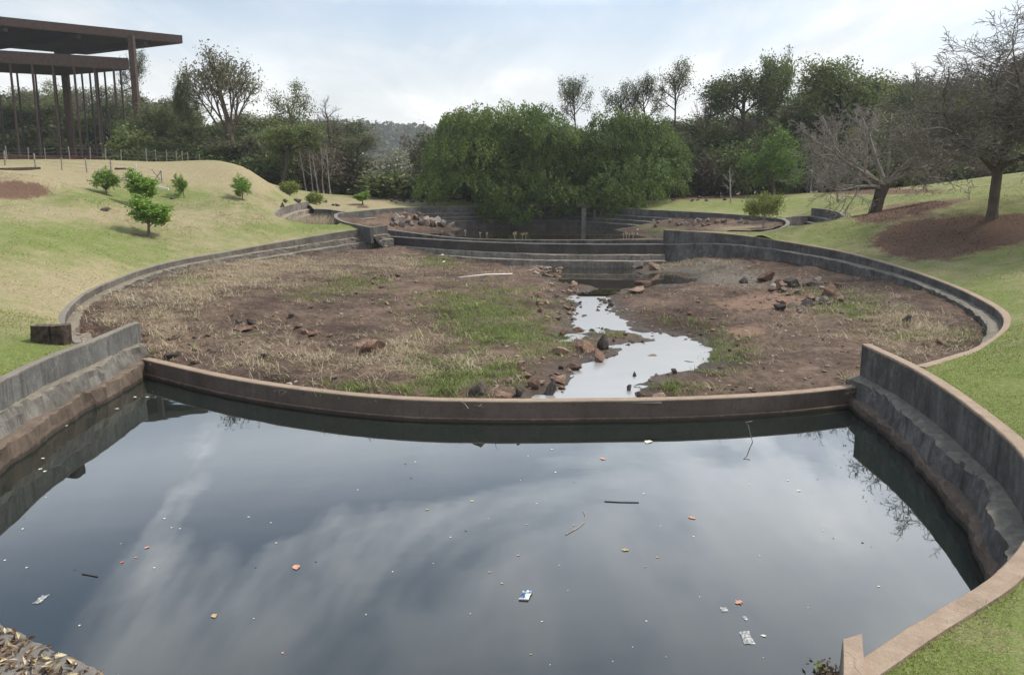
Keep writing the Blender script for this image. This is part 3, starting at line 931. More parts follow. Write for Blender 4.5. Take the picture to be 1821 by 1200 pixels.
def build_water():
    def clipflat(name, poly, z, matn):
        me = mesh_np(name, np.array([(p[0], p[1], z) for p in poly]), [list(range(len(poly)))[::-1]], False, None, [M[matn]])
        tag(link(name, me), None, None, None, 'structure')
    clipflat('pond_water', near_poly_full, 0.0, 'pond_water')
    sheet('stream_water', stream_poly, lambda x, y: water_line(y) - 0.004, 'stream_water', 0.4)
    pp = puddle_poly[puddle_poly[:, 1] < 60]
    sheet('puddle_water', pp, lambda x, y: water_line(y) * 0 + 0.744, 'far_water', 0.5)
    fw = far_poly
    clipflat('far_pond_water', fw, 2.12, 'far_water')


# ------------------------------------------------------------------ walls
def strip_mesh(name, path, inward, prof, mat, rough=0.0, seed=1, floor=None, capends=True, chip=0.0):
    """prof: list of (offset towards the pool, dz from the path height or 'floor')"""
    P = path
    T = np.gradient(P[:, :2], axis=0)
    T /= np.linalg.norm(T, axis=1)[:, None] + 1e-9
    Nn = np.stack([-T[:, 1], T[:, 0]], 1) * inward
    s = np.concatenate([[0], np.cumsum(np.linalg.norm(np.diff(P[:, :2], axis=0), axis=1))])
    m, k = len(P), len(prof)
    V = np.zeros((m, k, 3))
    for j, (off, dz, r) in enumerate(prof):
        o = off + r * rough * (0.75 * fbm(s * 1.1, np.full(m, seed * 3.7), seed, 4) + 0.55 * fbm(s * 4.0, np.full(m, seed * 3.7 + j * 5.1), seed + 1, 4))
        if chip and r:
            o = o - chip * np.clip(vnoise(s * 0.55, np.full(m, seed * 1.7), seed + 5) - 0.62, 0, 1) * 2.5
        xy = P[:, :2] + Nn * o[:, None]
        V[:, j, :2] = xy
        if dz == 'floor':
            V[:, j, 2] = floor(xy[:, 0], xy[:, 1]) - 0.35
        else:
            zz = dz if not callable(dz) else dz(P)
            V[:, j, 2] = P[:, 2] + zz + r * rough * (0.5 * fbm(s * 0.9, np.full(m, seed * 2.3), seed + 3, 4) + 0.5 * fbm(s * 5.0, np.full(m, seed * 2.3 + j), seed + 4, 3))
    i, j = np.meshgrid(np.arange(m - 1), np.arange(k - 1), indexing='ij')
    q = np.stack([i * k + j, i * k + j + 1, (i + 1) * k + j + 1, (i + 1) * k + j], -1).reshape(-1, 4)
    if inward > 0:
        q = q[:, ::-1]
    F_ = [q]
    if capends:
        F_ += [np.array([list(range(k))]), np.array([list(range((m - 1) * k, m * k))[::-1]])]
    return mesh_np(name, V.reshape(-1, 3), F_, False, None, [mat])


def wall(label, path, inward, mat, cop, th, face, steps, floor, rough=0.05, chip=0.0, cat='wall', group=None, copt=0.05, stepmat=None, name='retaining_wall', trim=0):
    """face: height of the upper face (number or function of the path); steps: list of (width, drop)"""
    fz = face if callable(face) else (lambda P: np.full(len(P), face))
    low = lambda P: -(fz(P) + 0.5)
    body = strip_mesh(name, path, inward, [(-th, low, 0), (-th, -0.003 - copt, 0), (0, -0.003 - copt, 0), (0, low, 0.15)], mat, rough, 1, floor)
    o = tag(link(name, body), label, cat, group)
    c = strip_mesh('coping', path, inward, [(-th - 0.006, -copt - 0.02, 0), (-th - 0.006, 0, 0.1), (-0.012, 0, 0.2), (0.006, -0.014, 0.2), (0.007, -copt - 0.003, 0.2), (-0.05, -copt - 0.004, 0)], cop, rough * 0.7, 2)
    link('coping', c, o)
    off, acc = 0.0, (lambda P: -fz(P))
    for n, (w, drop) in enumerate(steps):
        top = acc
        last = n == len(steps) - 1
        dz = 'floor' if last else (lambda P, t=top, d=drop: t(P) - d - 0.3)
        pr = [(off - 0.06, top, 0.3), (off + w * 0.45, lambda P, t=top: t(P) - 0.005, 0.7), (off + w * 0.8, lambda P, t=top: t(P) - 0.015, 0.8), (off + w, lambda P, t=top: t(P) - 0.05, 1.0), (off + w + 0.02, lambda P, t=top, d=drop: t(P) - d * 0.5, 0.8), (off + w + 0.05, lambda P, t=top, d=drop: t(P) - d, 0.7), (off + w + 0.12, dz, 0.4)]
        sm = strip_mesh('step', path[:len(path) - trim], inward, pr, (stepmat[n] if isinstance(stepmat, tuple) else stepmat) or mat, rough * 1.5, 11 + n * 7, floor, chip=chip)
        link('step', sm, o)
        off += w
        acc = (lambda P, t=top, d=drop: t(P) - d)
    rebase_tree(o)
    return o


def rebase_tree(o):
    a = np.empty(len(o.data.vertices) * 3, np.float32)
    o.data.vertices.foreach_get('co', a)
    a = a.reshape(-1, 3)
    b = np.array([(a[:, 0].min() + a[:, 0].max()) / 2, (a[:, 1].min() + a[:, 1].max()) / 2, a[:, 2].min()], np.float32)
    for ob in [o] + list(o.children):
        me = ob.data
        v = np.empty(len(me.vertices) * 3, np.float32)
        me.vertices.foreach_get('co', v)
        me.vertices.foreach_set('co', (v.reshape(-1, 3) - b).ravel())
        me.update()
    o.location = Vector(b)


def build_walls():
    CD, CW, CM, CP = M['concrete_dark'], M['concrete_worn'], M['concrete_mud'], M['concrete_pink']
    deep = lambda x, y: np.full(np.shape(x), -0.7)
    wall('curved dark concrete retaining wall with a tan rim right of the near pond', NR, -1, CD, M['coping_tan'], 0.20, 0.78, [(0.34, 0.42), (0.14, 0.6)], deep, 0.09, 0.14, stepmat=(CD, M['concrete_brown']))
    wall('grey weathered concrete retaining wall with broken ledges left of the near pond', NL, 1, M['concrete_grey'], M['coping_grey'], 0.16, 0.58, [(0.22, 0.42), (0.16, 0.6)], deep, 0.09, 0.22, stepmat=(M['concrete_ledge'], M['concrete_brown']))
    fb = lambda P: np.clip(0.45 * (P[:, 2] - basin_base(P[:, 0], P[:, 1])), 0.3, 0.95)
    wall('long curved dark concrete wall with one ledge along the right of the dry basin', BR[:-1], -1, CD, M['coping_tan'], 0.22, fb, [(0.38, 0.75)], basin_z, 0.07, 0.06, trim=6)
    fb2 = lambda P: np.clip(0.42 * (P[:, 2] - basin_base(P[:, 0], P[:, 1])), 0.26, 0.7)
    wall('long curved weathered concrete wall with crumbling steps along the left of the dry basin', BL[:-1], 1, M['concrete_left'], M['coping_grey'], 0.18, fb2, [(0.30, 0.32), (0.34, 0.5)], basin_z, 0.09, 0.15, trim=8)
    # near weir
    dp = lambda x, y: np.full(np.shape(x), -0.6)
    o = wall('low brown curved concrete weir between the near pond and the dry basin', WN, -1, CM, M['coping_tan'], 0.24, 0.40, [(0.05, 0.6)], dp, 0.006, 0.0, 'weir', None, 0.035, CP, 'weir')
    o = wall('front concrete weir on stone courses closing the far end of the dry basin', WF1, -1, M['concrete_weir'], M['coping_grey'], 0.28, 0.62, [(0.35, 0.35), (0.35, 0.5)], basin_z, 0.07, 0.15, 'weir', None, 0.05, CW, 'weir')
    o = wall('thin rear concrete weir holding back the far pond', WF2, -1, CD, M['coping_grey'], 0.25, 0.9, [], basin_z, 0.02, 0.0, 'weir', None, 0.05, CW, 'weir')
    ff = lambda P: np.full(len(P), 0.62)
    wall('dark stepped concrete wall curving round the far pond below the willows', FPw, -1, CD, M['coping_grey'], 0.25, ff, [(0.45, 0.38), (0.45, 0.36), (0.45, 0.5)], far_z, 0.05, 0.05, stepmat=M['concrete_step'])
    sp = lambda x, y: np.full(np.shape(x), 2.3)
    wall('short stepped grey wall of the side pond beside the small green shrubs', SPl, -1, CW, M['coping_grey'], 0.25, 0.6, [(0.45, 0.35), (0.45, 0.4)], sp, 0.06, 0.1)
    wall('low dark wall behind the dry reeds of the left side pond', SPb, -1, CD, M['coping_grey'], 0.25, 1.0, [], sp, 0.03)
    wall('short stepped dark wall ending in a tall edge on the right lawn', SPr, 1, CD, M['coping_grey'], 0.25, 0.62, [(0.4, 0.4), (0.4, 0.4)], sp, 0.05, 0.05, stepmat=M['concrete_step'])
    wall('low dark wall joining the far pond rim to the right lawn wall', SPc, 1, CD, M['coping_grey'], 0.25, 1.0, [], sp, 0.03)
    # end wall by the bottom right corner
    mb = MB()
    A, B = Pz(1500, 1136, 1.52), Pz(1533, 1127, 1.52)
    d = np.array([-0.40, -1.0])
    L = 3.2
    P0, P1 = A[:2], B[:2]
    a, b, c, e = P0, P1, P1 + d * L, P0 + d * L
    n = 14
    body = []
    for t in np.linspace(0, 1, n):
        l = a + (e - a) * t
        r = b + (c - b) * t
        j = 0.012 * fbm(t * 9, 1.0, 5, 3)
        body.append([(l[0] - 0.05 - 0.05 * t, l[1], -0.6), (l[0] - 0.004 + j, l[1], 1.46), (r[0] + j, r[1], 1.46), (r[0], r[1], -0.6)])
    V = np.array(body)
    i, j = np.meshgrid(np.arange(n - 1), np.arange(3), indexing='ij')
    q = np.stack([i * 4 + j, (i + 1) * 4 + j, (i + 1) * 4 + j + 1, i * 4 + j + 1], -1).reshape(-1, 4)
    me = mesh_np('end_wall', V.reshape(-1, 3), [q, np.array([[0, 1, 2, 3]]), np.array([[4 * n - 1, 4 * n - 2, 4 * n - 3, 4 * n - 4]])], False, None, [M['concrete_worn']])
    o = tag(link('end_wall', me), 'stub end of a thin concrete wall beside the grass at the pond\'s near corner', 'wall')
    top = []
    for t in np.linspace(0, 1, n):
        l = a + (e - a) * t
        r = b + (c - b) * t
        j = 0.010 * fbm(t * 9, 3.0, 5, 3)
        top.append([(l[0] - 0.012 + j, l[1] + .004, 1.463), (l[0] - 0.006 + j, l[1], 1.52), (r[0] + 0.004 - j, r[1], 1.525), (r[0] + 0.008 - j, r[1] + .004, 1.463)])
    V = np.array(top)
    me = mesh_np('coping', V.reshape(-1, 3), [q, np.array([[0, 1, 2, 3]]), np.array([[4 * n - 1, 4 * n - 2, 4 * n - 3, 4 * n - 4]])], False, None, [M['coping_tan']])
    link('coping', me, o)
    rebase_tree(o)
    # sluice posts on the far wall
    for k, (px, w, t, b_) in enumerate([(1038, 8, 370, 401), (1057, 5, 373, 400)]):
        D = 77.0
        mb = MB()
        x = At(px, 380, D)[0]
        hw = w * D / F / 2
        z1, z0 = At(px, t, D)[2], At(px, b_, D)[2] - 0.4
        mb.box((x - hw, D - 0.2, z0), (x + hw, D + 0.25, z1))
        o = tag(link('sluice_post', mb.mesh('sluice_post', M['concrete_worn' if k == 0 else 'concrete_dark'])), ['pale upright concrete sluice post with a cap in the far pond', 'thin dark sluice post right of the capped pale post'][k], 'post', 'sluice posts in the far pond')
        if k == 0:
            m2 = MB()
            m2.box((x - hw * 2.0, D - 0.35, z1 + .002), (x + hw * 2.0, D + 0.4, z1 + 0.16))
            link('cap', m2.mesh('cap', M['concrete_dark']), o)
        rebase_tree(o)


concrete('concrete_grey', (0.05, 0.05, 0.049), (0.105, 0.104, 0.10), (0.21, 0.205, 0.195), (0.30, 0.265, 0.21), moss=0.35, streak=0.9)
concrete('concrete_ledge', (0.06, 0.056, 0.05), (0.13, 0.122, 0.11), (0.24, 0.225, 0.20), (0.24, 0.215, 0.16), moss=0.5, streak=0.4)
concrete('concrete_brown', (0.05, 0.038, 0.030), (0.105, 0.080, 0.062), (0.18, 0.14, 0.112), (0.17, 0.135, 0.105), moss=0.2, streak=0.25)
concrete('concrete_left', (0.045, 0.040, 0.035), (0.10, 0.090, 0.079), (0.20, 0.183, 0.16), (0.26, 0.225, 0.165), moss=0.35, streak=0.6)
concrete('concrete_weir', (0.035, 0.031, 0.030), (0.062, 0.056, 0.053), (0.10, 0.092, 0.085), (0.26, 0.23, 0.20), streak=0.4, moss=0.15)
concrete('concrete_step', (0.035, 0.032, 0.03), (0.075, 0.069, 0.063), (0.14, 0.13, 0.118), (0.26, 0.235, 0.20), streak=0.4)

build_lawn()
build_floors()
build_water()
build_walls()


# ------------------------------------------------------------------ trees
def grow(rng, P):
    """P: dict of per-level lists; returns polylines [(pts, radii, level)] and tips [(pos, dir, level)]"""
    lines, tips = [], []
    mx = P['levels']
    st = [(np.array(p, float), np.array(d, float), L, r, 0) for p, d, L, r in P['start']]
    while st:
        p, d, L, r, lv = st.pop()
        d = d / np.linalg.norm(d)
        n = P['seg'][lv]
        pts, ds = [p.copy()], [d.copy()]
        for i in range(n):
            d = d + rng.normal(0, P['gn'][lv], 3) + np.array([0, 0, P['trop'][lv]])
            d /= np.linalg.norm(d)
            p = p + d * L / n
            pts.append(p.copy())
            ds.append(d.copy())
        e = P['taper'][lv]
        rad = r * (1 - (1 - e) * np.linspace(0, 1, n + 1))
        if lv == 0:
            rad[0] *= 1.35
        lines.append((np.array(pts), rad, lv))
        if lv >= mx:
            tips.append((pts[-1], ds[-1], lv))
            if n > 1:
                tips.append((pts[n // 2], ds[n // 2], lv))
            continue
        c = int(rng.integers(P['kids'][lv][0], P['kids'][lv][1] + 1))
        az = rng.uniform(0, 6.28)
        for k in range(c):
            t = P['t0'][lv] + (1 - P['t0'][lv]) * ((k + rng.uniform(0.1, 0.9)) / c)
            f = t * n
            i = min(int(f), n - 1)
            q = pts[i] + (pts[i + 1] - pts[i]) * (f - i)
            dd = ds[i]
            a = math.radians(rng.uniform(*P['ang'][lv]))
            az += 2.4 + rng.normal(0, 0.4)
            ref = np.array([0.0, 0, 1]) if abs(dd[2]) < 0.95 else np.array([1.0, 0, 0])
            u = np.cross(dd, ref)
            u /= np.linalg.norm(u)
            v = np.cross(dd, u)
            nd = dd * math.cos(a) + (u * math.cos(az) + v * math.sin(az)) * math.sin(a)
            lr = rng.uniform(*P['lr'][lv]) * (1.15 - 0.45 * t)
            rr = min(rad[i] * 0.85, r * P['rr'][lv] * (1.2 - 0.5 * t))
            st.append((q, nd, L * lr, rr, lv + 1))
        if lv or P.get('leader', True):
            st.append((pts[-1], ds[-1], L * rng.uniform(*P['lr'][lv]) * 0.8, rad[-1], lv + 1))
    return lines, tips


def limbs_mesh(name, lines, mat, sides=(8, 6, 4, 3, 3, 3), rmin=0.0, lv=None):
    mb = MB()
    for pts, rad, l in lines:
        if lv is not None and l not in lv:
            continue
        mb.tube(pts, np.maximum(rad, rmin), sides[min(l, len(sides) - 1)], False)
    return mb.mesh(name, mat, True)


def leaf_quads(rng, C, size, up=0.35, droop=0.0, asp=0.5, var=None, outward=None):
    n = len(C)
    s = size * rng.uniform(0.6, 1.35, n)[:, None]
    nr = rng.normal(0, 1, (n, 3))
    nr[:, 2] += up * 2
    if outward is not None:
        nr += outward
    nr /= np.linalg.norm(nr, axis=1)[:, None]
    a = rng.normal(0, 1, (n, 3))
    a[:, 2] -= droop * 3
    a -= (a * nr).sum(1)[:, None] * nr
    a /= np.linalg.norm(a, axis=1)[:, None] + 1e-9
    b = np.cross(nr, a)
    V = np.stack([C - a * s * .5, C + b * s * asp * .5 + nr * s * .06, C + a * s * .5, C - b * s * asp * .5 + nr * s * .06], 1).reshape(-1, 3)
    q = np.arange(4 * n).reshape(n, 4)
    if var is None:
        var = rng.uniform(0, 1, n)
    return V, q, np.clip(var, 0, 1)


def leaves_mesh(name, parts, mat):
    V = np.vstack([p[0] for p in parts])
    off, Q = 0, []
    for p in parts:
        Q.append(p[1] + off)
        off += len(p[0])
    return mesh_np(name, V, np.vstack(Q), False, {'var': np.concatenate([p[2] for p in parts])}, [mat])


def tip_leaves(rng, tips, per, spread, size, **kw):
    T = np.array([t[0] for t in tips])
    tv = rng.uniform(0.15, 0.85, len(T))
    k = np.repeat(np.arange(len(T)), per)
    C = T[k] + rng.normal(0, spread, (len(k), 3)) * np.array([1, 1, 0.75])
    return leaf_quads(rng, C, size, var=tv[k] * 0.55 + rng.uniform(0, .45, len(k)), **kw)


def blob_leaves(rng, blobs, dens, size, shell=0.55, **kw):
    Cs, vs, outs = [], [], []
    for (cx, cy, cz, rx, ry, rz) in blobs:
        n = int(dens * (rx * ry + ry * rz + rx * rz) / 3)
        d = rng.normal(0, 1, (n, 3))
        d /= np.linalg.norm(d, axis=1)[:, None]
        rr = (shell + (1 - shell) * rng.uniform(0, 1, n) ** 0.6) * (1 + 0.12 * rng.normal(0, 1, n))
        Cs.append(np.array([cx, cy, cz]) + d * rr[:, None] * np.array([rx, ry, rz]))
        vs.append(np.clip(rng.uniform(0.2, 0.75) * 0.6 + rng.uniform(0, 0.4, n), 0, 1))
        outs.append(d * 0.8)
    return leaf_quads(rng, np.vstack(Cs), size, var=np.concatenate(vs), outward=np.vstack(outs), **kw)


BASEP = dict(levels=3, seg=[5, 5, 4, 3], gn=[.10, .16, .2, .25], trop=[.02, .06, .05, .02], taper=[.65, .45, .4, .3], kids=[(5, 6), (5, 6), (5, 7), (0, 0)], t0=[.45, .3, .25, 0], ang=[(35, 65), (30, 60), (30, 65), (0, 0)], lr=[(.55, .75), (.5, .7), (.45, .65), (0, 0)], rr=[.6, .55, .5, .5])


def make_tree(name, seed, P, bark, leaf=None, per=0, spread=.5, size=.3, rmin=.012, label='tree', cat='tree', extra_blobs=None, kw=None, trunk_lv=(0, 1), twig=None, move=None):
    """tree at the origin: root Empty > trunk, crown"""
    rng = np.random.default_rng(seed)
    lines, tips = grow(rng, {**BASEP, **P})
    root = empty(name, (0, 0, 0), label, cat)
    link('trunk', limbs_mesh('trunk', lines, M[bark], rmin=rmin, lv=trunk_lv), root)
    rest = [l for l in lines if l[2] not in trunk_lv]
    if rest:
        link('branches', limbs_mesh('branches', rest, M[twig or bark], rmin=rmin), root)
    if leaf:
        parts = []
        if per:
            parts.append(tip_leaves(rng, tips, per, spread, size, **(kw or {})))
        if extra_blobs:
            ends = np.array([l[0][-1] for l in lines if l[2] == 1])
            bl = []
            for e_ in ends[rng.permutation(len(ends))][:34]:
                r_ = rng.uniform(*extra_blobs)
                bl.append((*(e_ + rng.normal(0, .25, 3)), r_, r_, r_ * .72))
            parts.append(blob_leaves(rng, bl, 95, size, .45, **(kw or {})))
        link('crown', leaves_mesh('crown', parts, M[leaf]), root)
    zs = np.concatenate([l[0] for l in lines])
    root['_h'] = float(np.percentile(zs[:, 2], 99.7))
    root['_w'] = float(np.percentile(np.hypot(zs[:, 0], zs[:, 1]), 97) * 2 + spread)
    return root


def dims(r):
    return r['_h'], r['_w']


def ground(x, y):
    return float(lawn_z(np.array([x]), np.array([y]))[0])


FIRST = {}


def plant(src, px, top, wpx, D, label, group=None, rz=None, base=None, seed=0, name=None):
    """stand a copy of a prototype so that its top and width have the size the place shows"""
    rnd = random.Random(int(px * 7 + D * 3 + top + seed))
    X = At(px, HZ, D)
    z0 = ground(X[0], D) if base is None else base
    h = max(1.0, At(px, top, D)[2] - z0)
    w = wpx * D / F
    H, W = dims(src)
    sc = (w / W, w / W * rnd.uniform(.85, 1.1), h / H)
    rz = rnd.uniform(0, 6.28) if rz is None else rz
    if src.name not in FIRST:
        FIRST[src.name] = 1
        src.location, src.rotation_euler, src.scale = (X[0], D, z0 - .08), (0, 0, rz), sc
        src['label'] = label
        if group:
            src['group'] = group
        o = src
    else:
        o = copy_thing(src, (X[0], D, z0 - .08), rz, sc, label, group)
        if 'group' in o.keys() and not group:
            del o['group']
    if name:
        o.name = name
    return o


S1 = lambda L, r, lean=(0, 0, 1): [((0, 0, 0), lean, L, r)]


def build_forest():
    PR = {}
    for k in range(3):
        PR['broad%d' % k] = make_tree('broadleaf_tree', 100 + k, dict(leader=False, start=S1(11.0, .27), trop=[.01, .04, .03, .0], kids=[(10, 11), (5, 6), (5, 6), (0, 0)], t0=[.66, .3, .25, 0], ang=[(30, 90), (35, 65), (30, 65), (0, 0)], lr=[(.34, .42), (.5, .7), (.45, .65), (0, 0)]), 'bark_dark', ('leaf_dark', 'leaf_mid', 'leaf_dark')[k], 9, .45, .33, extra_blobs=(1.0, 1.75))
        PR['olive%d' % k] = make_tree('forest_tree', 130 + k, dict(leader=False, start=S1(13.0, .2), lr=[(.24, .33), (.5, .7), (.45, .65), (0, 0)], trop=[.01, .05, .03, .0], gn=[.07, .14, .2, .25], t0=[.74, .3, .25, 0], ang=[(35, 75), (30, 60), (30, 65), (0, 0)]), 'bark_brown', ('leaf_olive', 'leaf_mid', 'leaf_olive')[k], 7, .55, .30)
    PR['vase'] = make_tree('vase_shaped_tree', 161, dict(levels=4, start=S1(4.6, .26), seg=[3, 6, 5, 4, 3], gn=[.05, .08, .1, .14, .2], trop=[.02, .10, .06, .04, 0], taper=[.8, .5, .45, .4, .3], kids=[(7, 8), (3, 4), (3, 4), (3, 4), (0, 0)], t0=[.7, .45, .4, .3, 0], ang=[(22, 42), (18, 34), (20, 40), (25, 50), (0, 0)],
                                                       lr=[(.8, 1.05), (.5, .65), (.5, .65), (.45, .6), (0, 0)], rr=[.45, .55, .55, .5, .5]), 'bark_brown', 'leaf_olive', 2, .35, .20, rmin=.02, trunk_lv=(0, 1))
    for k in range(2):
        PR['sparse%d' % k] = make_tree('sparse_tree', 170 + k, dict(leader=False, start=S1(14.0, .2), lr=[(.22, .31), (.5, .7), (.45, .65), (0, 0)], gn=[.05, .16, .2, .25], trop=[.01, .06, .04, .0], kids=[(8, 9), (5, 6), (4, 5), (0, 0)], t0=[.74, .3, .25, 0], ang=[(35, 70), (30, 55), (30, 60), (0, 0)]), 'bark_dark', 'leaf_dark', 7, .42, .24, rmin=.02)
        PR['bare%d' % k] = make_tree('bare_tree', 180 + k, dict(levels=4, start=S1(11.0, .22), seg=[4, 5, 4, 3, 2], gn=[.1, .14, .18, .22, .25], trop=[.02, .08, .06, .04, .02], taper=[.7, .5, .45, .4, .4], kids=[(7, 8), (4, 5), (4, 5), (3, 4), (0, 0)], t0=[.68, .3, .25, .2, 0],
                                                               ang=[(30, 55), (30, 55), (30, 60), (30, 60), (0, 0)], lr=[(.24, .36), (.55, .7), (.5, .65), (.45, .6), (0, 0)], rr=[.6, .55, .5, .5, .5]), 'bark_brown', twig='twig_brown', rmin=.018)
    PR['umbrella'] = make_tree('umbrella_crowned_tree', 191, dict(leader=False, start=S1(11.0, .28), lr=[(.34, .42), (.5, .7), (.45, .65), (0, 0)], trop=[.01, .02, .02, .0], kids=[(8, 9), (6, 7), (5, 6), (0, 0)], t0=[.72, .4, .3, 0], ang=[(35, 60), (35, 65), (35, 70), (0, 0)]), 'bark_dark', 'leaf_dark', 9, .42, .28, extra_blobs=(1.0, 1.75))
    # rounded shrubs: many short stems and leaf clumps
    def shrub(name, seed, leaf, n, size, bark='bark_brown', nb=16, dens=150, droop=0.0):
        rng = np.random.default_rng(seed)
        bl = []
        for _ in range(nb):
            a, r, z = rng.uniform(0, 6.28), rng.uniform(0, 1.3), rng.uniform(.5, 2.6)
            r *= (1.25 - .32 * z)
            s = rng.uniform(.45, .85)
            bl.append((r * math.cos(a), r * math.sin(a), z, s, s, s * .85))
        st = [((rng.uniform(-.2, .2), rng.uniform(-.2, .2), 0), (rng.normal(0, .35), rng.normal(0, .35), 1), rng.uniform(1.2, 1.9), .05) for _ in range(6)]
        lines, tips = grow(rng, {**BASEP, 'levels': 2, 'start': st, 'kids': [(3, 4), (3, 4), (0, 0)], 'seg': [4, 3, 2]})
        root = empty(name, (0, 0, 0), name, 'shrub')
        link('stems', limbs_mesh('stems', lines, M[bark], rmin=.012), root)
        link('crown', leaves_mesh('crown', [blob_leaves(rng, bl, dens, size, .3, droop=droop), tip_leaves(rng, tips, 4, .3, size)], M[leaf]), root)
        root['_h'], root['_w'] = 3.2, 3.9
        return root
    PR['shrub0'] = shrub('shrub', 201, 'leaf_dark', 0, .26)
    PR['shrub1'] = shrub('shrub', 202, 'leaf_mid', 0, .26)
    PR['shrub2'] = shrub('shrub', 203, 'leaf_olive', 0, .24, dens=90)
    PR['brush'] = shrub('brush', 204, 'leaf_brown', 0, .20, nb=12, dens=45)
    PR['pale'] = shrub('pale_shrub', 205, 'leaf_pale', 0, .20, dens=130)
    PR['bright'] = make_tree('bright_green_tree', 211, dict(start=S1(2.6, .16), trop=[.02, .05, .02, .0], kids=[(6, 7), (5, 6), (5, 6), (0, 0)], t0=[.35, .3, .25, 0], lr=[(.6, 1.15), (.55, .7), (.45, .6), (0, 0)], gn=[.1, .22, .25, .25]), 'bark_brown', 'leaf_bright', 9, .26, .24)

    G = 'forest trees beyond the lawns'
    # ---- trees that stand out, left to right
    L = [
        ('sparse1', 258, 88, 66, 126, 'thin dark sparse tree rising behind the rusty canopy\'s right post'),
        ('broad2', 356, 130, 72, 92, 'small dense dark crown just left of the tall open vase-shaped tree'),
        ('vase', 424, 92, 175, 91, 'tall vase-shaped tree with open spreading upper branches on the left skyline'),
        ('olive1', 545, 146, 120, 95, 'open leafy tree right of the tall vase-shaped tree on the left skyline'),
        ('bare1', 604, 176, 110, 93, 'half-bare rounded tree sloping down to the gap with the far hill'),
        ('broad1', 500, 218, 150, 83, 'bushy green tree with large leaf clumps at the foot of the left forest'),
        ('olive0', 645, 238, 125, 90, 'yellowish green rounded tree beside the gap with the far hill'),
        ('brush', 575, 240, 120, 86, 'brown leafless thicket of branches in the left forest edge'),
        ('pale', 706, 258, 110, 86, 'pale whitish flowering shrub left of the big willow'),
        ('shrub1', 697, 300, 150, 84, 'low green hedge-like bush below the pale flowering shrub'),
        ('brush', 752, 212, 95, 92, 'grey-brown vine-covered bush between the pale shrub and the big willow'),
        ('shrub2', 765, 262, 80, 88, 'olive bush tucked against the left side of the big willow'),
        ('sparse0', 1032, 138, 100, 100, 'round sparse dark tree showing sky through its leaves behind the willows'),
        ('sparse1', 1098, 146, 82, 102, 'second sparse dark tree behind the willows, right of the round one'),
        ('sparse0', 1152, 130, 84, 101, 'leaning sparse dark tree behind the right willow'),
        ('sparse1', 1196, 104, 90, 99, 'tallest sparse tree with a bare pale trunk behind the right willow'),
        ('bare0', 1245, 152, 70, 100, 'thin twiggy tree between the tallest sparse tree and the dark umbrella tree'),
        ('umbrella', 1322, 122, 150, 93, 'dark umbrella-crowned tree on the right skyline'),
        ('broad1', 1386, 94, 96, 100, 'tall narrow green crown rising behind the dark umbrella tree'),
        ('broad1', 1482, 112, 185, 96, 'big rounded mid-green tree right of the tall narrow crown'),
        ('bare1', 1575, 112, 140, 98, 'wide bare grey tree between the big green tree and the large foreground tree'),
        ('bright', 1376, 234, 122, 80, 'bright green tree with low spreading foliage on the right edge of the forest'),
    ]
    for k, px, t, w, D, lab in L:
        plant(PR[k], px, t, w, D, lab)
    # ---- the mass of the wood
    rnd = random.Random(5)

    def skyline(px):
        return float(np.interp(px, [-250, 0, 40, 100, 180, 250, 310, 340, 400, 480, 560, 620, 645, 730, 800, 1000, 1210, 1260, 1330, 1500, 1560, 1700, 1821, 2100],
                               [120, 140, 138, 148, 128, 162, 172, 205, 190, 190, 195, 225, 262, 262, 235, 225, 215, 205, 175, 150, 150, 130, 120, 120]))
    kinds = ['broad0', 'broad2', 'olive0', 'olive2', 'broad0', 'olive1', 'broad1', 'bare0']
    lab = {'b': 'dense dark green tree in the wood behind the lawns', 'o': 'olive grey-green tree in the wood behind the lawns', 'r': 'leafless brown tree in the wood behind the lawns'}
    for row, (D, step, add) in enumerate(((93.5, 60, 58), (97, 52, 22), (108, 58, 0), (120, 66, 4))):
        px = -230 + row * 19
        while px < 2080:
            k = rnd.choice(kinds)
            if px < 262:
                D += 36
            if 645 < px < 735 and row > 1:
                px += step
                continue
            t = skyline(px) + add + rnd.uniform(-6, 22)
            if px < 262:
                t += 12
            if 640 < px < 740:
                t = max(t, 275)
            lb = lab['r' if k.startswith('bare') else k[0]]
            plant(PR[k], px + rnd.uniform(-14, 14), t, rnd.uniform(120, 175), D + rnd.uniform(-3, 3), lb, G + (' bare' if k.startswith('bare') else ' dark' if k[0] == 'b' else ' olive'))
            if px < 262:
                D -= 36
            px += step * rnd.uniform(.8, 1.2)
    # understory along the wood's edge
    px = -150
    sh = {'shrub0': 'dark green', 'shrub1': 'mid green', 'shrub2': 'olive', 'brush': 'leafless brown'}
    while px < 1990:
        for D, t0 in ((88, 262), (92, 228)):
            if 330 < px < 520 and D == 88:
                t0 = 255
            k = rnd.choice(['shrub0', 'shrub0', 'shrub1', 'shrub2', 'brush'])
            d = D + rnd.uniform(-2, 3) - (3 if px > 1250 else 0) + (34 if px < 225 else 0)
            if 640 < px < 740:
                t0 = max(t0, 285)
            plant(PR[k], px + rnd.uniform(-15, 15), t0 + rnd.uniform(-22, 30), rnd.uniform(80, 130), d, sh[k] + ' undergrowth bush along the edge of the wood', 'undergrowth ' + sh[k])
        px += rnd.uniform(30, 44)
    for px in range(-40, 262, 22):
        k = rnd.choice(['shrub0', 'shrub0', 'shrub1', 'shrub2'])
        plant(PR[k], px + rnd.uniform(-8, 8), rnd.uniform(188, 232), rnd.uniform(90, 130), 127 + rnd.uniform(-2, 4), sh[k] + ' undergrowth bush along the edge of the wood', 'undergrowth ' + sh[k])
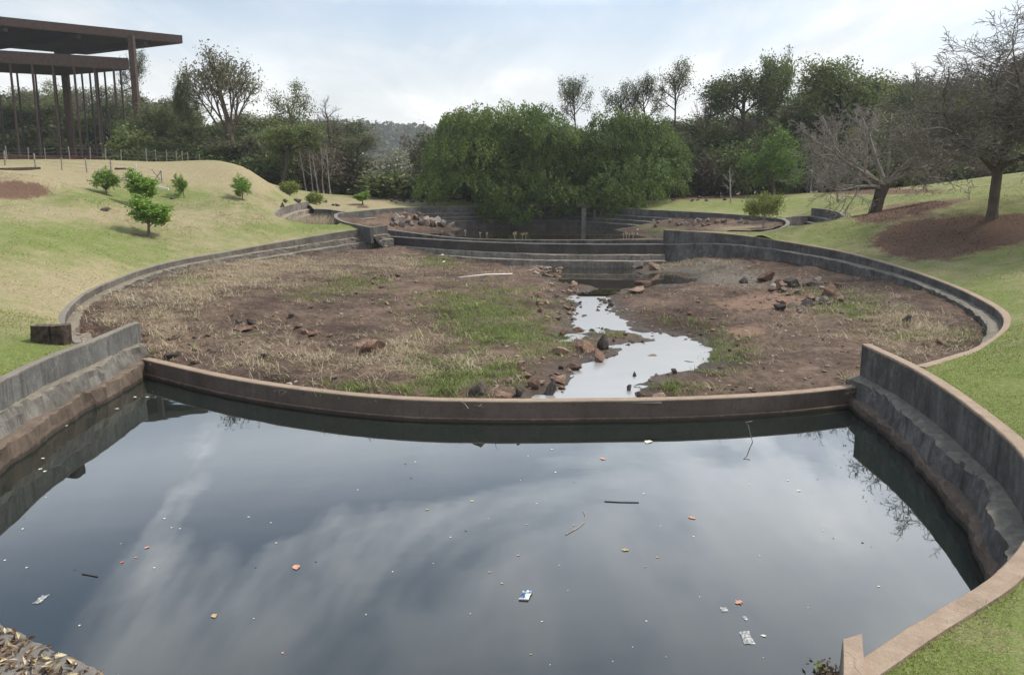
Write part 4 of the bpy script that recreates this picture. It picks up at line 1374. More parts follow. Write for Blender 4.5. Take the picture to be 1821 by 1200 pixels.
    for px in range(500, 1950, 26):
        k = rnd.choice(['shrub0', 'shrub0', 'shrub1'])
        plant(PR[k], px + rnd.uniform(-8, 8), rnd.uniform(285, 310), rnd.uniform(80, 110), 103 + rnd.uniform(-2, 2), sh[k] + ' undergrowth bush along the edge of the wood', 'undergrowth ' + sh[k])
    # pale thin trunks at the wood's edge
    for i, (px, t, D) in enumerate(((557, 262, 84.5), (566, 280, 84), (576, 250, 84.5), (588, 268, 84), (1300, 300, 74), (1180, 250, 85), (545, 250, 85), (1560, 255, 82), (1440, 268, 83))):
        rng = np.random.default_rng(300 + i)
        X = At(px, HZ, D)
        z0 = ground(X[0], D)
        h = At(px, t, D)[2] - z0
        lines, tips = grow(rng, {**BASEP, 'levels': 2, 'start': [((0, 0, 0), (rng.normal(0, .08), rng.normal(0, .05), 1), h * .8, .075)], 'gn': [.03, .12, .2], 'trop': [.02, .08, .05], 'kids': [(4, 5), (3, 4), (0, 0)], 't0': [.45, .3, 0], 'lr': [(.25, .4), (.5, .7), (0, 0)], 'seg': [6, 4, 3]})
        o = empty('thin_tree', (X[0], D, z0 - .05), ['slender pale-trunked tree at the dark foot of the left forest', 'thin young tree on the grass beyond the far pond', 'slender pale-trunked tree in the dark right wood'][0 if px < 600 else (1 if px == 1300 else 2)], 'tree', None if px == 1300 else ('slender trunks left' if px < 600 else 'slender trunks right'))
        link('trunk', limbs_mesh('trunk', lines, M['bark_pale'], lv=(0,)), o)
        link('branches', limbs_mesh('branches', [l for l in lines if l[2]], M['twig_grey'], rmin=.015), o)
    return PR


def build_willows():
    # (px of trunk, depth, list of clumps in (px, py, r_px) seen from the pond side, with own depth spread)
    W = [
        ('largest willow with a broad bright dome over the far pond wall', 850, 83.0, [(820, 240, 48), (850, 215, 40), (890, 212, 42), (930, 218, 44), (965, 212, 40), (790, 270, 36), (800, 300, 40), (770, 320, 30), (850, 270, 46), (900, 262, 46), (950, 260, 46), (880, 315, 40), (925, 305, 42), (835, 320, 36), (810, 215, 26), (990, 235, 36), (985, 275, 40), (900, 345, 32), (880, 368, 24), (925, 372, 22), (878, 384, 19), (926, 386, 18), (866, 372, 18), (1000, 372, 16), (948, 376, 14), (760, 340, 22), (780, 350, 20), (868, 340, 22)]),
        ('middle willow trailing grey-green curtains between the two big willows', 1000, 84.5, [(1010, 250, 38), (1040, 250, 34), (1020, 290, 36), (975, 320, 36), (1040, 320, 34), (1000, 345, 28), (985, 355, 22), (960, 345, 24), (1030, 350, 22), (1060, 290, 34), (1010, 370, 14), (970, 340, 26)]),
        ('right willow drooping low over the sluice posts', 1112, 82.5, [(1085, 215, 34), (1120, 222, 36), (1150, 230, 34), (1080, 250, 40), (1125, 262, 42), (1165, 262, 40), (1190, 270, 30), (1195, 300, 28), (1100, 300, 42), (1150, 305, 42), (1185, 325, 30), (1080, 330, 34), (1110, 345, 34), (1150, 340, 30), (1090, 372, 22), (1102, 384, 20), (1085, 388, 16), (1118, 376, 20), (1075, 355, 24), (1125, 365, 18), (1160, 332, 22), (1060, 260, 26)]),
    ]
    for n, (lab, tx, D, cl) in enumerate(W):
        rng = np.random.default_rng(400 + n)
        X = At(tx, HZ, D)
        z0 = ground(X[0], D)
        root = empty('willow_tree', (X[0], D, z0), lab, 'tree')
        o3 = np.array([X[0], D, z0])
        C, Vv, O = [], [], []
        cen = []
        for (px, py, r) in cl:
            rm = r * D / F
            low = np.clip((py - 300) / 80, 0, 1)
            for side in ((-1, 0.7) if py < 335 else (-1,)):
                dd = D + side * rng.uniform(.2, 1.9) * (2.8 - 1.2 * (py < 235)) - (low * 2.6 if side < 0 else 0)
                if py >= 340:
                    dd = rng.uniform(75.8, 77.6)
                c = At(px + (0 if side < 0 else rng.uniform(-22, 22)), py + (0 if side < 0 else rng.uniform(-6, 14)), dd)
                cen.append(c)
                m = int(1450 * (rm / 2.2) ** 1.5)
                # a rounded head of leafy sprays, each spray hanging down from the clump's upper surface
                ns = max(14, m // 16)
                u = rng.normal(0, 1, (ns, 3))
                u[:, 2] = np.abs(u[:, 2]) * .9 - .25
                u /= np.linalg.norm(u, axis=1)[:, None]
                top = c + u * rm * np.array([.84, .84, .74]) * rng.uniform(.8, 1.04, (ns, 1))
                ln = rng.uniform(.35, 1.0, ns) * rm * .75
                k = np.repeat(np.arange(ns), 17)
                t = rng.uniform(0, 1, len(k)) ** 1.2
                p = top[k] + rng.normal(0, .13, (len(k), 3)) + u[k] * np.array([.35, .35, 0]) * t[:, None] * rm
                p[:, 2] -= t * ln[k]
                tone = rng.uniform(.0, 1.0)
                C.append(p)
                Vv.append(np.clip(tone * .5 + rng.uniform(0, .3, ns)[k] + rng.uniform(0, .2, len(k)), 0, 1))
                O.append(u[k] * .7)
        lq = leaf_quads(rng, np.vstack(C) - o3, .27, up=.25, droop=.5, asp=.42, var=np.concatenate(Vv), outward=np.vstack(O))
        link('crown', leaves_mesh('crown', [lq], M['leaf_willow']), root)
        mb = MB()
        for j in range(3):
            mb.tube([(rng.normal(0, .3), rng.normal(0, .3), -.2), (rng.normal(0, .4), rng.normal(0, .4), 2.5), (rng.normal(0, 1), rng.normal(0, .6), 5.5)], [.34, .26, .14], 7, False)
        for c in cen:
            a = np.array([rng.normal(0, .5), rng.normal(0, .4), rng.uniform(1.5, 5)])
            b = c - o3
            mid = (a + b) / 2 + np.array([0, 0, .9])
            t = np.linspace(0, 1, 7)[:, None]
            mb.tube((1 - t) ** 2 * a + 2 * t * (1 - t) * mid + t * t * b, np.linspace(.11, .02, 7), 4, False)
        link('trunk', mb.mesh('trunk', M['bark_dark'], True), root)


def build_lawn_trees():
    # big bare tree at the right edge
    D = 40.0
    X = At(1764, 390, D)
    rng = np.random.default_rng(512)
    P = {**BASEP, 'levels': 5, 'start': [((0, 0, 0), (-0.03, 0, 1), 2.3, .25)], 'seg': [5, 7, 6, 5, 4, 3], 'gn': [.012, .15, .2, .24, .28, .3], 'trop': [.0, .05, .04, .02, .0, -.02], 'taper': [.9, .5, .45, .4, .4, .4],
         'kids': [(9, 9), (6, 7), (5, 6), (4, 5), (3, 4), (0, 0)], 't0': [.72, .22, .2, .2, .2, 0], 'ang': [(14, 70), (30, 65), (30, 70), (30, 75), (30, 75), (0, 0)],
         'lr': [(1.55, 2.1), (.5, .72), (.5, .68), (.48, .62), (.42, .58), (0, 0)], 'rr': [.5, .52, .5, .5, .5, .5]}
    lines, tips = grow(rng, P)
    hh = np.percentile(np.concatenate([l[0][:, 2] for l in lines]), 99.5)
    zt = At(1764, 34, D)[2] - X[2]
    k = zt / hh
    wd = np.percentile(np.hypot(*np.vstack([l[0][:, :2] for l in lines]).T), 97)
    kx = (225 * D / F) / wd
    lines = [(l[0] * np.array([1 if l[2] == 0 else kx, 1 if l[2] == 0 else kx, k]) if True else l[0], l[1], l[2]) for l in lines]
    root = empty('bare_lawn_tree', (X[0], D, X[2] - .1), 'large leafless tree with a dense tangle of grey twigs on the red mulch bed', 'tree')
    link('trunk', limbs_mesh('trunk', lines, M['bark_brown'], (14, 7, 5), lv=(0, 1)), root)
    link('branches', limbs_mesh('branches', [l for l in lines if l[2] > 1], M['twig_dark'], (8, 6, 4, 3, 3, 3), rmin=.012), root)
    T = np.array([t[0] for t in tips]) * np.array([kx, kx, k])
    sel = T[rng.uniform(0, 1, len(T)) < .10]
    sel = sel[sel[:, 2] < zt * .66]
    C = sel[np.repeat(np.arange(len(sel)), 7)] + rng.normal(0, .3, (len(sel) * 7, 3))
    link('vines', leaves_mesh('vines', [leaf_quads(rng, C, .11, up=.2)], M['leaf_olive']), root)
    for q in ((.75, -1.6, 5.9), (-.1, -1.8, 3.7), (-2.8, -1.2, 5.4), (.5, -1.7, 3.1)):
        link('leaf_sprig', leaves_mesh('leaf_sprig', [leaf_quads(rng, np.array(q) + rng.normal(0, .16, (60, 3)), .16)], M['leaf_yellow']), root)

    # leaning pale bare tree with its limbs thrown to the left
    D = 50.0
    X = At(1554, 380, D)
    rng = np.random.default_rng(531)
    L1 = [((.45, 0, 1.75), (-1.0, .1, .62), 4.6, .17), ((.45, 0, 1.85), (-.8, -.4, .85), 4.2, .15), ((.5, 0, 1.9), (-.25, .3, 1.1), 4.1, .16), ((.5, 0, 1.8), (.5, -.2, .9), 3.6, .15), ((.5, 0, 1.8), (1.0, .3, .5), 3.6, .13), ((.45, 0, 1.6), (-1.0, -.5, .22), 4.4, .12), ((.4, 0, 1.7), (-.95, .5, .35), 4.3, .12), ((.5, 0, 1.8), (.9, -.6, .35), 3.2, .11)]
    lines, tips = grow(rng, {**BASEP, 'levels': 4, 'start': L1, 'seg': [7, 5, 4, 3, 3], 'gn': [.09, .16, .2, .24, .3], 'trop': [.0, .05, .03, .02, .02], 'taper': [.4, .4, .4, .4, .4], 'kids': [(6, 7), (4, 5), (4, 4), (3, 3), (0, 0)], 't0': [.25, .2, .2, .2, 0], 'ang': [(25, 60), (30, 65), (30, 65), (30, 65), (0, 0)],
                         'lr': [(.4, .6), (.5, .65), (.5, .65), (.45, .6), (0, 0)], 'rr': [.5, .5, .5, .5, .5]})
    root = empty('leaning_bare_tree', (X[0], D, X[2] - .1), 'pale leafless tree with a short leaning trunk and limbs thrown to the left', 'tree')
    mb = MB()
    mb.tube([(.06, 0, -.1), (.12, 0, .4), (.26, 0, 1.1), (.42, 0, 1.75), (.5, 0, 2.05)], [.46, .37, .34, .40, .30], 14)
    link('trunk', mb.mesh('trunk', M['bark_brown'], True), root)
    link('limbs', limbs_mesh('limbs', lines, M['bark_pale'], (7, 5), lv=(0,)), root)
    link('branches', limbs_mesh('branches', [l for l in lines if l[2] > 0], M['twig_grey'], (6, 4, 3, 3, 3), rmin=.011), root)
    mb = MB()
    mb.tube([(.6, -.1, 1.9), (.62, -.1, 3.2), (.56, -.1, 5.2), (.58, -.1, 6.2)], [.12, .09, .06, .02], 6)
    link('dead_limb', mb.mesh('dead_limb', M['bark_pale'], True), root)
    for q in ((.1, -.3, 2.3), (1.0, -.5, 1.9), (2.4, -.3, 2.8), (2.2, .2, 4.0), (-1.7, -.2, 5.1), (1.7, -.4, 2.1)):
        link('leaf_sprig', leaves_mesh('leaf_sprig', [leaf_quads(rng, np.array(q) + rng.normal(0, .2, (50, 3)), .15)], M['leaf_yellow']), root)

    # small pale bare tree
    D = 64.0
    X = At(1490, 359, D)
    rng = np.random.default_rng(541)
    lines, tips = grow(rng, {**BASEP, 'levels': 3, 'start': S1(2.0, .085), 'gn': [.05, .15, .2, .2], 'kids': [(7, 8), (5, 6), (3, 4), (0, 0)], 'lr': [(.8, 1.1), (.5, .7), (.45, .6), (0, 0)], 'ang': [(35, 75), (30, 60), (30, 60), (0, 0)], 'trop': [0, .05, .02, 0], 't0': [.5, .3, .3, 0]})
    root = empty('small_bare_tree', (X[0], D, X[2] - .05), 'small pale leafless tree left of the leaning one on the grass slope', 'tree')
    link('trunk', limbs_mesh('trunk', lines, M['bark_pale'], lv=(0,)), root)
    link('branches', limbs_mesh('branches', [l for l in lines if l[2]], M['bark_pale'], rmin=.016), root)

    # yellow-green bushy tree at the right rim of the far pond
    D = 53.0
    X = At(1357, 411, D)
    rng = np.random.default_rng(551)
    lines, tips = grow(rng, {**BASEP, 'levels': 3, 'start': [((0, 0, 0), (.05, 0, 1), .95, .07)], 'kids': [(6, 7), (5, 6), (4, 5), (0, 0)], 't0': [.55, .3, .2, 0], 'lr': [(1.15, 1.6), (.5, .65), (.45, .6), (0, 0)], 'ang': [(40, 75), (30, 60), (30, 60), (0, 0)], 'trop': [0, .05, .05, .02], 'gn': [.05, .12, .18, .2]})
    root = empty('bushy_tree', (X[0], D, 3.0), 'low yellow-green bushy tree beside the right rim of the far pond', 'tree')
    link('trunk', limbs_mesh('trunk', lines, M['bark_pale'], lv=(0, 1), rmin=.02), root)
    link('branches', limbs_mesh('branches', [l for l in lines if l[2] > 1], M['twig_grey'], rmin=.01), root)
    link('crown', leaves_mesh('crown', [tip_leaves(rng, [t for t in tips if rng.uniform() < .8], 9, .2, .14)], M['leaf_yellow']), root)

    # saplings on the left lawn
    def sapling(seed, wide, per, leaf='leaf_sapling', bare=.35):
        rng = np.random.default_rng(seed)
        lines, tips = grow(rng, {**BASEP, 'levels': 3, 'start': [((0, 0, 0), (rng.normal(0, .12), rng.normal(0, .1), 1), .95, .05)], 'kids': [(5, 6), (4, 6), (4, 5), (0, 0)], 't0': [bare + .15, .25, .2, 0], 'lr': [(.6, 1.55), (.45, .75), (.45, .6), (0, 0)], 'ang': [(15, wide), (30, 55), (30, 60), (0, 0)], 'trop': [0, .09, .06, .02], 'gn': [.05, .1, .18, .2]})
        root = empty('sapling', (0, 0, 0), 'sapling', 'sapling')
        link('trunk', limbs_mesh('trunk', lines, M['bark_brown'], lv=(0,), rmin=.02), root)
        link('branches', limbs_mesh('branches', [l for l in lines if l[2]], M['bark_brown'], rmin=.008), root)
        link('crown', leaves_mesh('crown', [tip_leaves(rng, tips, per + 3, .085, .12, asp=.55)], M[leaf]), root)
        zs = np.vstack([l[0] for l in lines])
        root['_h'], root['_w'] = float(zs[:, 2].max()), float(np.percentile(np.hypot(zs[:, 0], zs[:, 1]), 97) * 2 + .1)
        return root
    sa, sb, sc_ = sapling(601, 70, 9), sapling(602, 62, 8), sapling(603, 75, 4, bare=.5)
    G = 'young trees planted on the left lawn'
    for src, px, t, w, D, b, lab in [
            (sa, 258, 344, 72, 44, 418, 'nearest sapling, full and bright green, in a ring of red soil on the left lawn'),
            (sb, 190, 294, 54, 54, 345, 'sapling furthest left on the lawn, with a leaning crown'),
            (sa, 248, 298, 54, 53, 343, 'sapling just behind the nearest one, leafy down to the ground'),
            (sc_, 328, 307, 44, 58, 353, 'thin sapling with a bare straight stem and open crown'),
            (sb, 432, 307, 48, 60, 357, 'compact rounded sapling in front of the tan slope'),
            (sa, 645, 338, 32, 72, 366, 'small round sapling beyond the far pond\'s left rim')]:
        X = At(px, b, D)
        z0 = ground(X[0], D)
        z1 = At(px, t, D)[2]
        o = plant(src, px, t, w, D, lab, G)
    for px, t, b, w, D, lab in [(515, 322, 360, 44, 70, 'pale yellow-green upright shrub at the foot of the tan slope'), (557, 342, 364, 40, 71, 'low yellow-green shrub behind the side pond wall')]:
        X = At(px, b, D)
        z0 = ground(X[0], D)
        rng = np.random.default_rng(int(px))
        h = At(px, t, D)[2] - z0
        st = [((rng.normal(0, .1), rng.normal(0, .1), 0), (rng.normal(0, .35), rng.normal(0, .3), 1), h * rng.uniform(.4, .62), .03) for _ in range(7)]
        lines, tips = grow(rng, {**BASEP, 'levels': 2, 'start': st, 'seg': [4, 3, 2], 'kids': [(4, 5), (3, 4), (0, 0)]})
        o = empty('leafy_shrub', (X[0], D, z0 - .03), lab, 'shrub')
        link('stems', limbs_mesh('stems', lines, M['bark_pale'], rmin=.012), o)
        link('crown', leaves_mesh('crown', [tip_leaves(rng, tips, 7, .16, .17)], M['leaf_yellow']), o)


def build_hills():
    rng = np.random.default_rng(77)
    X, Y = np.meshgrid(np.linspace(-520, 420, 70), np.linspace(520, 900, 24), indexing='ij')
    prof = np.interp(X, [-520, -300, -170, -90, 40, 200, 420], [46, 56, 62, 60, 50, 56, 50])
    Z = 4 + prof * np.clip(np.sin(np.clip((Y - 520) / 300, 0, 1) * math.pi / 2), 0, 1) + 3 * fbm(X / 70, Y / 70, 8, 3)
    n1, n2 = X.shape
    i, j = np.meshgrid(np.arange(n1 - 1), np.arange(n2 - 1), indexing='ij')
    q = np.stack([i * n2 + j, (i + 1) * n2 + j, (i + 1) * n2 + j + 1, i * n2 + j + 1], -1).reshape(-1, 4)
    nv = X.size
    tag(link('hills', mesh_np('hills', np.stack([X, Y, Z], -1).reshape(-1, 3), q, True, {'green': np.full(nv, .3), 'mulch': np.zeros(nv), 'forest': np.ones(nv)}, [M['lawn']])), None, None, None, 'structure')
    n = 1500
    x, y = rng.uniform(-330, 130, n), rng.uniform(540, 860, n)
    pz = np.interp(x, [-520, -300, -170, -90, 40, 200, 420], [46, 56, 62, 60, 50, 56, 50])
    z = 4 + pz * np.sin(np.clip((y - 520) / 300, 0, 1) * math.pi / 2) + 3 * fbm(x / 70, y / 70, 8, 3)
    C, v = [], []
    for a, b, c in zip(x, y, z):
        r = rng.uniform(3.5, 7.5)
        u = rng.normal(0, 1, (26, 3))
        u /= np.linalg.norm(u, axis=1)[:, None]
        C.append(np.array([a, b, c + r * .8]) + u * r * np.array([.9, .9, 1.1]))
        v.append(np.full(26, rng.uniform(.1, .9)))
    V, qd, vr = leaf_quads(rng, np.vstack(C), 4.2, asp=.8, var=np.concatenate(v))
    o = link('distant_forest', mesh_np('distant_forest', V, qd, False, {'var': vr}, [M['leaf_hill']]))
    tag(o, 'hazy wooded ridge far beyond the gap in the trees', 'forest', None, 'stuff')


def build_haze():
    mb = MB()
    mb.box((-1400, -80, -4.5), (1400, 1300, 90))
    m = bpy.data.materials.new('haze_air')
    m.use_nodes = True
    g = NT(m.node_tree)
    vol = g.n('ShaderNodeVolumePrincipled', {'Color': (0.88, 0.92, 0.96), 'Density': 0.00032, 'Anisotropy': 0.2})
    o = g.n('ShaderNodeOutputMaterial')
    g.set(o.inputs['Volume'], vol)
    tag(link('haze', mb.mesh('haze', m)), 'thin pale haze in the air over the valley', 'haze', None, 'stuff')


build_forest()
build_willows()
build_lawn_trees()
build_hills()
build_haze()


# ------------------------------------------------------------------ pavilion and fences
def build_pavilion():
    K = 1.8                                  # it stands well behind the fence, about 118 m away
    Z = lambda z: CZ + (z - CZ) * K
    A, B, u = np.array([-26.04, 65.36]) * K, np.array([-36.25, 70.34]) * K, np.array([-10.22, -6.61]) * K
    root = empty('steel_pavilion', (-33 * K, 64 * K, 10.4), 'tall rusty steel pavilion with a flat overhanging roof on slender columns', 'pavilion')
    ro = np.array([-33 * K, 64 * K, 10.4])

    def part(name, mb, m, parent=root):
        me = mb.mesh(name, m)
        v = np.empty(len(me.vertices) * 3, np.float32)
        me.vertices.foreach_get('co', v)
        me.vertices.foreach_set('co', (v.reshape(-1, 3) - ro).ravel())
        return link(name, me, parent)
    C, Dd = A + u * 2.2, B + u * 2.2
    mb = MB()
    mb.prism([A, B, Dd, C], Z(17.02), Z(17.62))
    roof = part('roof', mb, M['rust_steel'])
    mb = MB()
    e = 0.18
    un = u / np.linalg.norm(u)
    vn = (B - A) / np.linalg.norm(B - A)
    mb.prism([A + un * e + vn * e, B + un * e - vn * e, Dd - vn * e, C + vn * e], Z(16.98), Z(17.017))
    part('soffit', mb, M['dark_steel'], roof)
    for k in range(4):
        a = A + un * (2.5 + 4.6 * k) * K + vn * .5
        b = a + vn * (np.linalg.norm(B - A) - 1.0)
        w = un * .22
        mb = MB()
        mb.prism([a - w, b - w, b + w, a + w], Z(16.66), Z(16.977))
        part('roof_beam', mb, M['dark_steel'], roof)
    E_, G_, H_ = np.array([-28.92, 62.11]) * K, np.array([-35.59, 64.9]) * K, np.array([-36.6, 58.84]) * K
    d = H_ - E_
    I_, J_ = E_ + d * 2.0, G_ + d * 2.0
    mb = MB()
    mb.prism([E_, G_, J_, I_], Z(14.52), Z(15.36))
    fr = part('lower_canopy', mb, M['rust_steel'])
    dn, gn = d / np.linalg.norm(d), (G_ - E_) / np.linalg.norm(G_ - E_)
    mb = MB()
    mb.prism([E_ + dn * .15 + gn * .15, G_ + dn * .15 - gn * .15, J_ - gn * .15, I_ + gn * .15], Z(14.49), Z(14.517))
    part('soffit', mb, M['dark_steel'], fr)

    def along(a, b, px):
        lo, hi = 0.0, 1.0
        f = lambda t: proj(np.array([*(a + (b - a) * t), 10.5]))[0] - px
        for _ in range(40):
            m = (lo + hi) / 2
            if (f(lo) > 0) == (f(m) > 0):
                lo = m
            else:
                hi = m
        return a + (b - a) * lo

    def column(name, p, r, z1, m):
        z0 = ground(p[0], p[1]) - .2
        mb = MB()
        mb.box((p[0] - r * .72, p[1] - r * .72, z0), (p[0] + r * .72, p[1] + r * .72, z1))
        part(name, mb, m)
    ins = lambda a, b: (a + dn * 0, b)
    off = gn * .2
    for px in (35, 73, 109, 146, 182, 215):
        column('column', along(E_ + off, I_ + off, px), .15, Z(14.5), M['rust_steel'])
    for px in (11, 46, 78, 112):
        column('column', along(G_ - off, J_ - off, px), .13, Z(14.5), M['dark_steel'])
    for px in (159, 173, 186, 199, 227):
        column('column', along(E_ + dn * .2, G_ + dn * .2, px), .13, Z(14.5), M['dark_steel'])

    def post(p, w, z1):
        z0 = ground(p[0], p[1]) - .2
        mb = MB()
        mb.box((p[0] - w, p[1] - w, z0), (p[0] + w, p[1] + w, z1))
        part('main_post', mb, M['rust_steel'])
    post(E_ + np.array([.26, .15]) * K, .36, Z(16.97))
    post(G_ + np.array([.1, .32]) * K, .40, Z(16.65))
    post(G_ + np.array([.55, -.3]) * K, .22, Z(14.48))
    mb = MB()
    k = gn * .5
    mb.prism([E_ - k * 0 + dn * 2 + gn * 2.5, G_ + dn * .6, J_ - gn * .3, I_ + gn * 1.0], ground(-33 * K, 63 * K) - .8, ground(-33 * K, 63 * K) + .35)
    part('plinth', mb, M['red_soil'])


def build_fences():
    def fence(name, label, pxs, D, h, hw, braces=(), white=()):
        ps = []
        for px in pxs:
            x = At(px, HZ, D)[0]
            ps.append((x, D, ground(x, D)))
        ro = np.array(ps[len(ps) // 2])
        root = empty(name, tuple(ro), label, 'fence')
        rnd = random.Random(int(D))
        for (x, y, z), px in zip(ps, pxs):
            mb = MB()
            hh = h * rnd.uniform(.9, 1.15)
            lx = rnd.uniform(-.06, .06)
            mb.tube([(x - ro[0], 0, z - ro[2] - .2), (x + lx - ro[0], 0, z - ro[2] + hh)], hw * rnd.uniform(.85, 1.2), 6)
            link('post', mb.mesh('post', M['post_white' if px in white else 'post_wood']), root)
        for k in range(3):
            mb = MB()
            mb.tube([(x - ro[0], -hw, z - ro[2] + h * (.3 + .28 * k)) for x, y, z in ps], .006, 4)
            link('wire', mb.mesh('wire', M['wire']), root)
        for a, b in braces:
            xa, xb = At(a, HZ, D)[0], At(b, HZ, D)[0]
            z = ground(xa, D) - ro[2]
            mb = MB()
            mb.tube([(xa - ro[0], 0.02, z + h * .85), (xb - ro[0], 0.02, z)], .035, 6)
            link('brace', mb.mesh('brace', M['post_wood']), root)
    fence('wire_fence', 'wire fence on pale wooden posts in front of the rusty pavilion columns', [-70, -27, 15.6, 69, 115, 159, 201.5, 245.5, 290.5], 60.5, .95, .055, ((273, 288), (289, 275)), (245.5,))
    fence('wire_fence', 'second wire fence with thinner posts along the dark edge of the wood', [-60, -20, 20, 58, 88, 131, 167, 194, 221, 266, 283, 301, 319, 329, 339, 359], 74, 1.15, .034)


# ------------------------------------------------------------------ stones
ROCKS = []


def rock_mesh(seed, cuts):
    import bmesh
    rng = np.random.default_rng(seed)
    bm = bmesh.new()
    bmesh.ops.create_icosphere(bm, subdivisions=3, radius=1.0)
    V = np.array([v.co[:] for v in bm.verts])
    T = np.array([[v.index for v in f.verts] for f in bm.faces])
    bm.free()
    for _ in range(cuts):
        n = rng.normal(0, 1, 3)
        n /= np.linalg.norm(n)
        d = rng.uniform(.32, .72)
        e = np.clip(V @ n - d, 0, None)
        V = V - e[:, None] * n * .96
    V = V + .035 * fbm(V[:, 0] * 2.3 + V[:, 2] * 1.7, V[:, 1] * 2.3 - V[:, 2], seed, 4)[:, None] * V * 2
    V[:, 2] -= V[:, 2].min()
    V /= np.array([np.abs(V[:, 0]).max(), np.abs(V[:, 1]).max(), V[:, 2].max()])
    return V, T


def on_surface(px, py, zf, z=0.7):
    """first point of the ground that the ray through a photo pixel meets"""
    d0 = 40.0 if (zf is lawn_z and py < 560) else (52.0 if zf is not lawn_z and zf is not basin_z else 15.0)
    v = ray(px, py)
    for _ in range(3):
        D = np.linspace(d0, d0 + (90 if _ == 0 else st * 2), 400)
        st = D[1] - D[0]
        R = np.array([0, 0, CZ]) + v[None, :] * (D / v[1])[:, None]
        hit = np.nonzero(R[:, 2] <= zf(R[:, 0], R[:, 1]))[0]
        k = int(hit[0]) if len(hit) else 200
        d0 = D[max(k - 1, 0)]
    P = R[k]
    return np.array([P[0], P[1], float(zf(P[:1], P[1:2])[0])])


